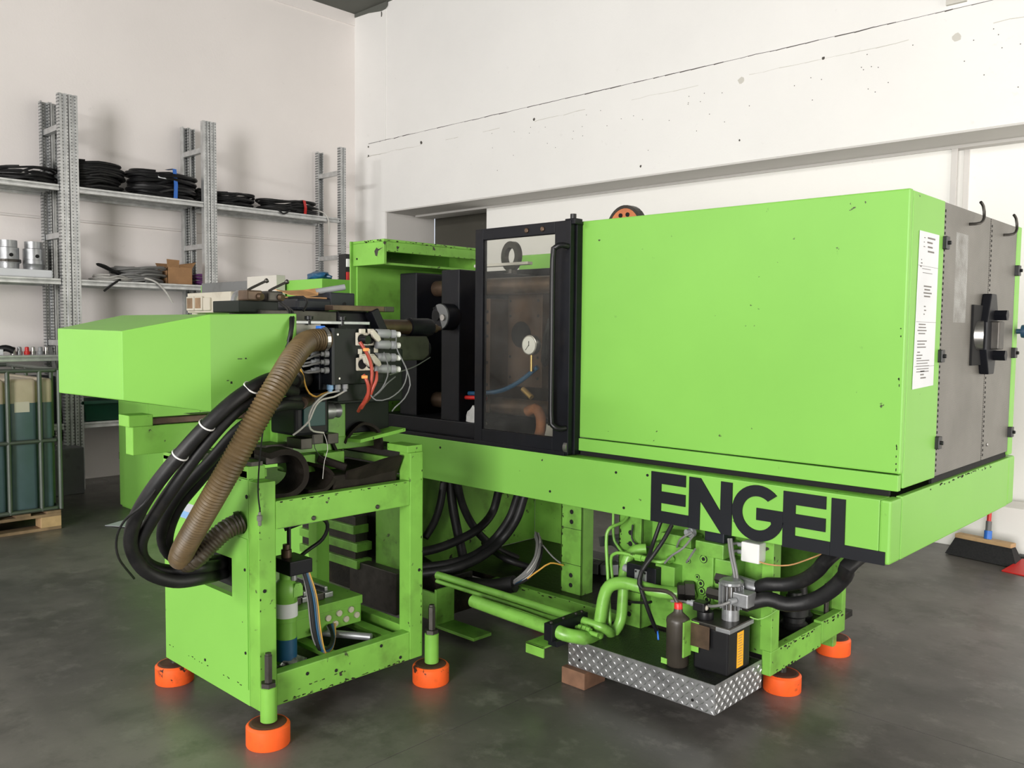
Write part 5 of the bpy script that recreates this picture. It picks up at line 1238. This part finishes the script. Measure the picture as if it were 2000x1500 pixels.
def coil(name, label, c, r, h, tube_r, turns, mat, seed, squash=1.0, strap=None, group='cable coils on the top shelf', cat='cable coil'):
    """one coil: a cable wound in uneven turns, built as one long tube, plus a strap if it has one"""
    rnd = random.Random(seed)
    t = thing(name, label, cat, (c[0], c[1], c[2]), group)
    pts = []
    n = 14
    for k in range(turns):
        rr = r * (0.72 + 0.28 * rnd.random())
        zz = c[2] + tube_r + (h - 2 * tube_r) * (k / max(1, turns - 1)) ** 1.0
        tx, ty, ph = rnd.uniform(-.05, .05), rnd.uniform(-.05, .05), rnd.random()
        for i in range(n):
            a = 2 * math.pi * i / n
            x = c[0] + rr * squash * math.cos(a) * (1 + .04 * math.sin(3 * a + ph * 6))
            y = c[1] + rr * math.sin(a)
            pts.append(Vector((x, y, max(c[2] + tube_r, zz + tx * (x - c[0]) * 2 + ty * (y - c[1]) * 2))))
    MB().tube(pts, tube_r, n=8, step=.06).build('cable', mat, t, smooth=True)
    if strap:
        a, m = strap
        p = Vector((c[0] + r * squash * 1.0 * math.cos(a), c[1] + r * math.sin(a), c[2] + h * .5))
        tt = Vector((-math.sin(a), math.cos(a), 0))
        out = Vector((math.cos(a), math.sin(a), 0))
        q = [p + out * .012 - Vector((0, 0, h * .52)), p + out * .022, p + out * .0 + Vector((0, 0, h * .60)), p - out * r * .4 + Vector((0, 0, h * .62))]
        mb = MB()
        vs = []
        for e in q:
            vs += [e - tt * .02, e + tt * .02]
        vs += [v - out * .004 for v in vs]
        fs = []
        for i in range(3):
            fs += [(2 * i, 2 * i + 1, 2 * i + 3, 2 * i + 2), (8 + 2 * i, 8 + 2 * i + 2, 8 + 2 * i + 3, 8 + 2 * i + 1)]
        mb.add(vs, fs).build('strap', m, t)
    return t
S1 = 2.766
coil('cable_coil', 'large coil of thin black cables beside the double upright', (-8.54, 3.26, S1), .295, .27, .014, 18, 'rubber', 1, .66)
coil('cable_coil', 'loose low coil of black cable left of the double upright', (-8.54, 2.70, S1), .26, .13, .010, 10, 'rubber', 2, .75)
c2 = coil('cable_coil', 'fat glossy black hose coil with a blue strap and white tag', (-8.53, 3.925, S1), .345, .26, .022, 12, 'black_plastic', 3, .58, strap=(.12, 'blue'))
MB().hexa([(-8.325, 3.80, S1 + .18), (-8.325, 3.90, S1 + .175), (-8.328, 3.90, S1 + .175), (-8.328, 3.80, S1 + .18), (-8.335, 3.80, S1 + .235), (-8.335, 3.90, S1 + .23), (-8.338, 3.90, S1 + .23), (-8.338, 3.80, S1 + .235)]).build('paper_tag', 'paper', c2)
c3 = coil('cable_coil', 'heap of folded black cable beside the second upright', (-8.54, 4.66, S1), .27, .15, .013, 11, 'rubber', 4, .7)
coil('cable_coil', 'flat black cable coil with a red tie at the shelf end', (-8.54, 5.36, S1), .38, .14, .014, 11, 'rubber', 6, .52, strap=(.25, 'red'))
lb = coil('cable_coil', 'small stack of black cable lengths behind the second upright', (-8.60, 4.315, S1), .072, .17, .010, 10, 'rubber', 7, 1.0)
tag(tube('white_cable', 'light_cable', None, [(-8.5, 5.62, S1 + .075), (-8.42, 5.68, S1 + .07), (-8.32, 5.72, S1 + .02), (-8.285, 5.735, S1 - .08), (-8.285, 5.735, S1 - .2)], .008, n=8), 'white cable hanging over the end of the top shelf', 'cable')
tag(tube('black_cable', 'rubber', None, [(-8.5, 4.95, S1 + .03), (-8.38, 5.0, S1 + .03), (-8.31, 5.1, S1 + .012), (-8.285, 5.15, S1 - .03), (-8.31, 5.24, S1 + .012), (-8.4, 5.3, S1 + .03)], .009, n=8), 'thin black cable loop drooping over the top shelf edge', 'cable')
S2 = 1.931
coil('cable_coil', 'grey cable coil lying on the middle shelf before the carton', (-8.54, 3.68, S2), .26, .16, .012, 12, 'grey_cable', 11, .75, group='cable coils on the middle shelf')
coil('cable_coil', 'flat coil of pale wire under the grey cable coil', (-8.52, 3.42, S2), .22, .05, .007, 5, 'light_cable', 12, .9, group='cable coils on the middle shelf')
tag(tube('black_cable', 'rubber', None, [(-8.5, 3.62, S2 + .06), (-8.42, 3.45, S2 + .08), (-8.38, 3.3, S2 + .14), (-8.38, 3.23, S2 + .15), (-8.40, 3.3, S2 + .125), (-8.45, 3.5, S2 + .05)], .011, n=8), 'black cable end looped above the grey coil', 'cable')
tag(tube('white_cable', 'light_cable', None, [(-8.5, 3.5, S2 + .05), (-8.38, 3.64, S2 + .045), (-8.30, 3.74, S2 + .01), (-8.275, 3.83, S2 - .08), (-8.275, 3.90, S2 - .19)], .009, n=8), 'white cable hanging over the middle shelf edge', 'cable')
tag(tube('black_cable', 'rubber', None, [(-8.45, 3.5, S2 + .04), (-8.34, 3.42, S2 + .012), (-8.285, 3.34, S2 - .03), (-8.28, 3.25, S2 - .10)], .010, n=8), 'black cable end pointing down from the middle shelf edge', 'cable')
coil('cable_coil', 'tangle of purple cable beside the open carton', (-8.55, 4.36, S2), .11, .12, .007, 8, 'purple_cable', 13, group='cable coils on the middle shelf')
# open carton
ct = thing('carton', 'small open cardboard carton on the middle shelf', 'carton', (-8.55, 4.06, S2))
X0, X1, Y0, Y1, H = -8.66, -8.44, 3.93, 4.19, .17
MB().box(X0, X1, Y0, Y0 + .004, S2, S2 + H).box(X0, X1, Y1 - .004, Y1, S2, S2 + H).box(X0, X0 + .004, Y0, Y1, S2, S2 + H).box(X1 - .004, X1, Y0, Y1, S2, S2 + H).box(X0, X1, Y0, Y1, S2, S2 + .004).build('carton_body', 'cardboard', ct)
for pts in ([(X1, Y0, S2 + H), (X1, Y0 + .12, S2 + H), (X1 + .03, Y0 + .11, S2 + H + .07), (X1 + .03, Y0 - .02, S2 + H + .075)], [(X1, Y0 + .13, S2 + H), (X1, Y1, S2 + H), (X1 + .02, Y1 + .03, S2 + H + .06), (X1 + .025, Y0 + .12, S2 + H + .03)], [(X0, Y0, S2 + H), (X0, Y1, S2 + H), (X0 - .05, Y1, S2 + H + .05), (X0 - .05, Y0, S2 + H + .05)]):
    MB().add(pts + [(p[0] - .003, p[1], p[2]) for p in pts], [(0, 1, 2, 3), (7, 6, 5, 4), (0, 4, 5, 1), (1, 5, 6, 2), (2, 6, 7, 3), (3, 7, 4, 0)]).build('flap', 'cardboard', ct)
# two machined bushes on a pale slab
tag(MB().box(-8.66, -8.36, 2.3, 2.84, S2, S2 + .07).build('white_slab', 'paper', None, 0.012), 'white wrapped slab under two steel bushes', 'slab')
for k, (y, z0) in enumerate(((2.52, S2 + .07), (2.73, S2 + .07))):
    t = thing('steel_bush', ('machined steel bush with a dark ring nearest the frame edge' if k == 0 else 'plain machined steel bush next to the double upright'), 'bush', (-8.50, y, z0), 'steel bushes on the slab')
    MB().lathe((-8.50, y, z0), (0, 0, 1), [(0, .085), (.05, .088), (.052, .10 if k == 0 else .09), (.085, .10 if k == 0 else .09), (.087, .088), (.185, .088), (.19, .075), (.25, .075), (.25, .06), (.2, .058)], 30).build('bush_body', 'alu', t, smooth=True)
    cyl('bush_hole', 'hole', t, (-8.42, y - .0, z0 + .12), (-8.405, y - .0, z0 + .12), .016, 14)
    if k == 0:
        MB().ring((-8.50, y, z0 + .07), (0, 0, 1), .103, .098, .025, 30).build('dark_ring', 'steel_dark', t)
# oddments on the third shelf
S3 = 1.246
odd = [('white_carton', 'flat white carton at the end of the third shelf', 'carton', 'paper'), ]
tag(MB().box(-8.6, -8.38, 2.1, 2.43, S3, S3 + .05).build('white_carton', 'paper', None, 0.004), 'flat white carton at the left end of the third shelf', 'carton')
tag(MB().tube([(-8.45, 2.38, S3 + .04), (-8.42, 2.46, S3 + .06), (-8.40, 2.52, S3 + .035)], .03, n=10).build('hand_tool', 'black_plastic', None, smooth=True), 'black hand tool lying by the white carton', 'tool')
for k in range(6):
    y = 2.52 + .055 * k
    m = ('steel', 'alu', 'red', 'steel', 'grey_plastic', 'steel')[k]
    lb_ = ('bright steel fitting next to the black hand tool', 'dull aluminium fitting left of the red one', 'small red fitting on the third shelf', 'bright steel fitting right of the red one', 'grey plastic fitting near the double upright', 'last steel fitting against the double upright')[k]
    tag(MB().lathe((-8.42 - .02 * (k % 2), y, S3), (0, 0, 1), [(0, .024), (.03, .026), (.032, .018), (.065, .017), (.07, .011)], 14).build('pipe_fitting', m, None, smooth=True), lb_, 'fitting', 'fittings on the third shelf')
# low shelf: green crate and dark bins
cr = thing('plastic_crate', 'dark green plastic crate on the low shelf', 'crate', (-8.5, 3.3, .62))
MB().hexa([(-8.66, 3.10, .62), (-8.36, 3.10, .62), (-8.36, 3.54, .62), (-8.66, 3.54, .62), (-8.70, 3.06, .80), (-8.31, 3.06, .80), (-8.31, 3.58, .80), (-8.70, 3.58, .80)]).build('crate_body', 'crate_green', cr, 0.006)
MB().box(-8.305, -8.29, 3.04, 3.6, .785, .815).box(-8.72, -8.70, 3.04, 3.6, .785, .815).box(-8.72, -8.29, 3.04, 3.06, .785, .815).box(-8.72, -8.29, 3.58, 3.6, .785, .815).build('crate_rim', 'crate_green', cr, 0.003)
tag(MB().box(-8.70, -8.38, 3.08, 4.1, 1.0, 1.2).box(-8.70, -8.38, 3.08, 3.12, .90, 1.0).box(-8.70, -8.38, 4.06, 4.1, .621, 1.0).box(-8.70, -8.38, 3.62, 3.66, .621, 1.0).build('dark_bin', 'black_plastic', None, 0.01), 'big dark plastic bin in shadow above the green crate', 'bin')
tag(MB().box(-8.7, -8.4, 2.4, 2.86, .621, 1.05).build('dark_carton', 'navy_panel', None, 0.01), 'dark carton in shadow behind the tank', 'carton')
tag(MB().box(-8.36, -8.1, 2.72, 2.98, .0, .42).build('grey_drum_box', 'grey_panel', None, 0.01), 'grey metal box standing on the floor by the rack foot', 'box')

# ------------------------------------------------------------------ liquid tank in a cage on a pallet
IX0, IX1, IY0, IY1 = -7.95, -6.80, 1.20, 2.33
PL = thing('pallet', 'weathered wooden pallet carrying the caged liquid tank', 'pallet', ((IX0 + IX1) / 2, (IY0 + IY1) / 2, 0))
for x in (IX0 + .0, (IX0 + IX1) / 2 - .06, IX1 - .12):
    box('bottom_board', 'wood', PL, x, x + .12, IY0, IY1, 0, .022, 0.003)
    for y in (IY0, (IY0 + IY1) / 2 - .07, IY1 - .14):
        box('pallet_block', 'wood_pale' if x > -7 and y > 2 else 'wood', PL, x, x + .12, y, y + .14, .022, .10, 0.003)
    box('top_board', 'wood', PL, x, x + .12, IY0, IY1, .10, .122, 0.003)
for k in range(6):
    y = IY0 + (IY1 - IY0 - .1) * k / 5
    box('deck_board', 'wood', PL, IX0, IX1, y, y + .1, .122, .142, 0.003)
IB = thing('liquid_tank', 'milky plastic liquid tank with dark liquid in a grey tubular cage', 'tank', ((IX0 + IX1) / 2, (IY0 + IY1) / 2, .142))
tb = MB()
zc = [(.15, .03), (.20, .0), (1.05, .0), (1.13, .03), (1.15, .10)]
for k in range(5):
    ya, yb = IY0 + .04 + .215 * k, IY0 + .04 + .215 * (k + 1) - .02
for y0, y1 in ((IY0 + .03, 1.45), (1.47, 1.72), (1.74, 1.98), (2.0, 2.19), (2.21, IY1 - .03)):
    tb.hexa([(IX0 + .04, y0, .15), (IX1 - .03, y0, .15), (IX1 - .03, y1, .15), (IX0 + .04, y1, .15), (IX0 + .04, y0, 1.12), (IX1 - .03, y0, 1.12), (IX1 - .03, y1, 1.12), (IX0 + .04, y1, 1.12)])
tb.box(IX0 + .05, IX1 - .06, IY0 + .04, IY1 - .04, .15, 1.10)
tank_o = tb.build('tank_bottle', 'ibc_plastic', IB, 0.03, smooth=True, segs=3)
MB().lathe(((IX0 + IX1) / 2, (IY0 + IY1) / 2, 1.12), (0, 0, 1), [(0, .09), (.04, .09), (.045, .08)], 24).build('tank_lid', 'black_plastic', IB, smooth=True)
MB().box(IX1 - .029, IX1 - .027, 2.04, 2.14, .88, .955).build('tank_label', 'cream', IB)
for y in (1.22, 1.46, 1.73, 1.99, 2.20, 2.33):
    MB().tube([(IX1, y, .15), (IX1, y, 1.18)], .016, n=10, sharp=True).build('cage_bar', 'ibc_cage', IB, smooth=True)
for x in (-7.8, -7.5, -7.2, -6.95):
    MB().tube([(x, IY1, .15), (x, IY1, 1.18)], .014, n=10, sharp=True).build('cage_bar', 'ibc_cage', IB, smooth=True)
for z in (.16, .665, 1.18):
    MB().tube([(IX0, IY0, z), (IX1 - .03, IY0, z), (IX1, IY0 + .03, z), (IX1, IY1 - .03, z), (IX1 - .03, IY1, z), (IX0, IY1, z), (IX0, IY0, z)], .016, n=10, sharp=True).build('cage_ring', 'ibc_cage', IB, smooth=True)

# ------------------------------------------------------------------ small things on the floor
pg = MB()
q = [(-6.664, 2.590, 0.004), (-6.675, 2.729, 0.020), (-6.581, 2.775, 0.012), (-6.540, 2.907, 0.030), (-6.427, 2.896, 0.010), (-6.425, 2.738, 0.004), (-6.515, 2.644, 0.012)]
pg.add(q + [(a, b, c - .003) for a, b, c in q], [(0, 1, 6), (1, 2, 6), (2, 5, 6), (2, 3, 5), (3, 4, 5), (13, 8, 7), (13, 9, 8), (13, 12, 9), (12, 10, 9), (12, 11, 10)] + [(i, (i + 1) % 7, (i + 1) % 7 + 7, i + 7) for i in range(7)])
tag(pg.build('plastic_sheet', 'paper_grey', None), 'crumpled pale plastic sheet on the floor by the cabinet corner', 'plastic sheet')
bm_ = thing('broom', 'broom with a red handle and black bristles against the back wall', 'broom', (-1.62, 6.33, 0))
b0, b1 = Vector((-1.80, 6.36, .135)), Vector((-1.44, 6.29, .135))
MB().bar(b0, b1, .07, .028).build('broom_head', 'wood_pale', bm_, 0.005)
dv = (b1 - b0).normalized()
nv = Vector((-dv.y, dv.x, 0))
bb = MB()
lo0, lo1 = b0 - dv * .05, b1 + dv * .05
bb.hexa([lo0 - nv * .06 - Vector((0, 0, .13)), lo1 - nv * .06 - Vector((0, 0, .13)), lo1 + nv * .05 - Vector((0, 0, .13)), lo0 + nv * .05 - Vector((0, 0, .13)),
         b0 - nv * .028 - Vector((0, 0, .014)), b1 - nv * .028 - Vector((0, 0, .014)), b1 + nv * .028 - Vector((0, 0, .014)), b0 + nv * .028 - Vector((0, 0, .014))])
tag(bb.build('bristles', 'bristle', bm_), kind='stuff')
mid = b0.lerp(b1, .55)
topp = Vector((-1.62, 6.50, 1.35))
ax = (topp - mid).normalized()
cyl('ferrule', 'blue', bm_, mid + Vector((0, 0, .012)), mid + Vector((0, 0, .012)) + ax * .055, .024, 14)
cyl('grip_collar', 'grey_panel', bm_, mid + ax * .06, mid + ax * .13, .018, 14)
cyl('broom_handle', 'red', bm_, mid + ax * .12, topp, .0135, 14)
dp_ = thing('dustpan', 'red dustpan lying on the floor beside the broom', 'dustpan', (-1.25, 6.12, 0))
MB().hexa([(-1.46, 6.10, .0), (-1.10, 6.02, .0), (-1.04, 6.26, .0), (-1.40, 6.34, .0), (-1.46, 6.10, .008), (-1.10, 6.02, .008), (-1.04, 6.26, .05), (-1.40, 6.34, .05)]).build('pan', 'red', dp_, 0.004)
tag(tube('wall_cable', 'grey_panel', None, [(-1.47, 6.585, .012), (-1.2, 6.585, .014), (-0.6, 6.585, .012), (0.4, 6.585, .013)], .012, n=8), 'grey cable lying along the foot of the kerb', 'cable')
# ------------------------------------------------------------------ chipped paint along worn edges (dark primer showing through)
def chips(parent, a, b, nrm, inward, n, size, spread=1.0, lift=0.0006, seed=0, mat='chip'):
    """small ragged flakes scattered along the edge a-b on the face with normal nrm, reaching inward from the edge"""
    rnd = random.Random(seed)
    a, b, nv, iv = Vector(a), Vector(b), Vector(nrm), Vector(inward)
    d = (b - a).normalized()
    mb = MB()
    for _ in range(n):
        c = a.lerp(b, rnd.random()) + iv * size * spread * rnd.random() ** 2
        l, h = size * rnd.uniform(.5, 2.2), size * rnd.uniform(.25, .8)
        ring = []
        m = 7
        for k in range(m):
            t = 6.283 * k / m
            ring.append(c + d * l * math.cos(t) * rnd.uniform(.6, 1.1) + iv * max(-.02 * size, h * (math.sin(t) * rnd.uniform(.6, 1.1) + .6)))
        top = [p + nv * lift for p in ring]
        bot = [p - nv * .0005 for p in ring]
        mb.add(top + bot, [tuple(range(m)), tuple(range(2 * m - 1, m - 1, -1))] + [(k, k + m, (k + 1) % m + m, (k + 1) % m) for k in range(m)])
    return tag(mb.build('paint_chips', mat, parent), kind='stuff')
MATS['chip'] = MATS['steel_dark']
paint('chip_dark', (0.02, 0.017, 0.012), 0.7, spec=0.2)
cd_ = 'chip_dark'
chips(IU, (-2.751, 1.68, .117), (-2.751, 2.29, .117), (1, 0, 0), (0, 0, 1), 34, .0055, 1.6, seed=1, mat=cd_)
chips(IU, (-2.751, 1.76, .150), (-2.751, 1.98, .158), (1, 0, 0), (0, 0, 1), 11, .0045, 1.0, seed=2, mat=cd_)
chips(IU, (-2.751, 1.68, .872), (-2.751, 2.29, .872), (1, 0, 0), (0, 0, -1), 22, .005, 1.4, seed=3, mat=cd_)
chips(IU, (-2.75, 1.603, .13), (-2.75, 1.603, .93), (1, 0, 0), (0, 1, 0), 14, .004, 1.5, seed=4, mat=cd_)
chips(IU, (-2.75, 2.367, .13), (-2.75, 2.367, .93), (1, 0, 0), (0, -1, 0), 12, .004, 1.5, seed=5, mat=cd_)
chips(IU, (-3.49, 1.5955, .178), (-2.84, 1.5955, .178), (0, -1, 0), (0, 0, 1), 14, .004, 1.2, seed=6, mat=cd_)
chips(CU, (-1.57, 3.26, .223), (-1.57, 3.65, .223), (1, 0, 0), (0, 0, -1), 18, .008, 1.8, seed=7, mat=cd_)
chips(CU, (-1.57, 3.20, .127), (-1.57, 3.65, .127), (1, 0, 0), (0, 0, 1), 14, .006, 1.5, seed=8, mat=cd_)
chips(CU, (-1.57, 3.67, .233), (-1.57, 3.90, .233), (1, 0, 0), (0, 0, -1), 16, .008, 2.2, seed=9, mat=cd_)
chips(CU, (-1.57, 3.188, .24), (-1.57, 3.188, .68), (1, 0, 0), (0, 1, 0), 12, .005, 1.5, seed=10, mat=cd_)
chips(CU, (-1.077, 3.40, .926), (-1.077, 4.25, .926), (1, 0, 0), (0, 0, -1), 34, .0065, 1.3, seed=11, mat=cd_)
chips(CU, (-1.092, 3.1295, 1.02), (-1.092, 3.1295, 1.70), (0, -1, 0), (-1, 0, 0), 11, .0045, .6, seed=12, mat=cd_)
chips(CU, (-4.0, 2.9995, 1.998), (-3.82, 2.9995, 1.998), (0, -1, 0), (0, 0, -1), 14, .006, 1.4, seed=13, mat=cd_)
chips(CU, (-3.8148, 3.02, 1.998), (-3.8148, 3.70, 1.998), (1, 0, 0), (0, 0, -1), 18, .006, 1.4, seed=14, mat=cd_)
chips(CU, (-3.8148, 3.02, 1.932), (-3.8148, 3.70, 1.932), (1, 0, 0), (0, 0, 1), 12, .005, 1.4, seed=15, mat=cd_)
chips(CU, (-2.765, 3.2995, .2), (-2.765, 3.2995, .68), (0, -1, 0), (1, 0, 0), 14, .006, 1.6, seed=16, mat=cd_)
chips(CU, (-2.295, 3.1445, .2), (-2.295, 3.1445, .68), (0, -1, 0), (1, 0, 0), 14, .006, 1.6, seed=17, mat=cd_)
chips(CU, (-3.1, 3.1895, .198), (-2.32, 3.1895, .198), (0, -1, 0), (0, 0, -1), 24, .007, 2.5, seed=18, mat=cd_)
chips(IU, (-3.49, 1.5995, .953), (-2.84, 1.5995, .95), (0, -1, 0), (0, 0, -1), 20, .005, 1.2, seed=19, mat=cd_)
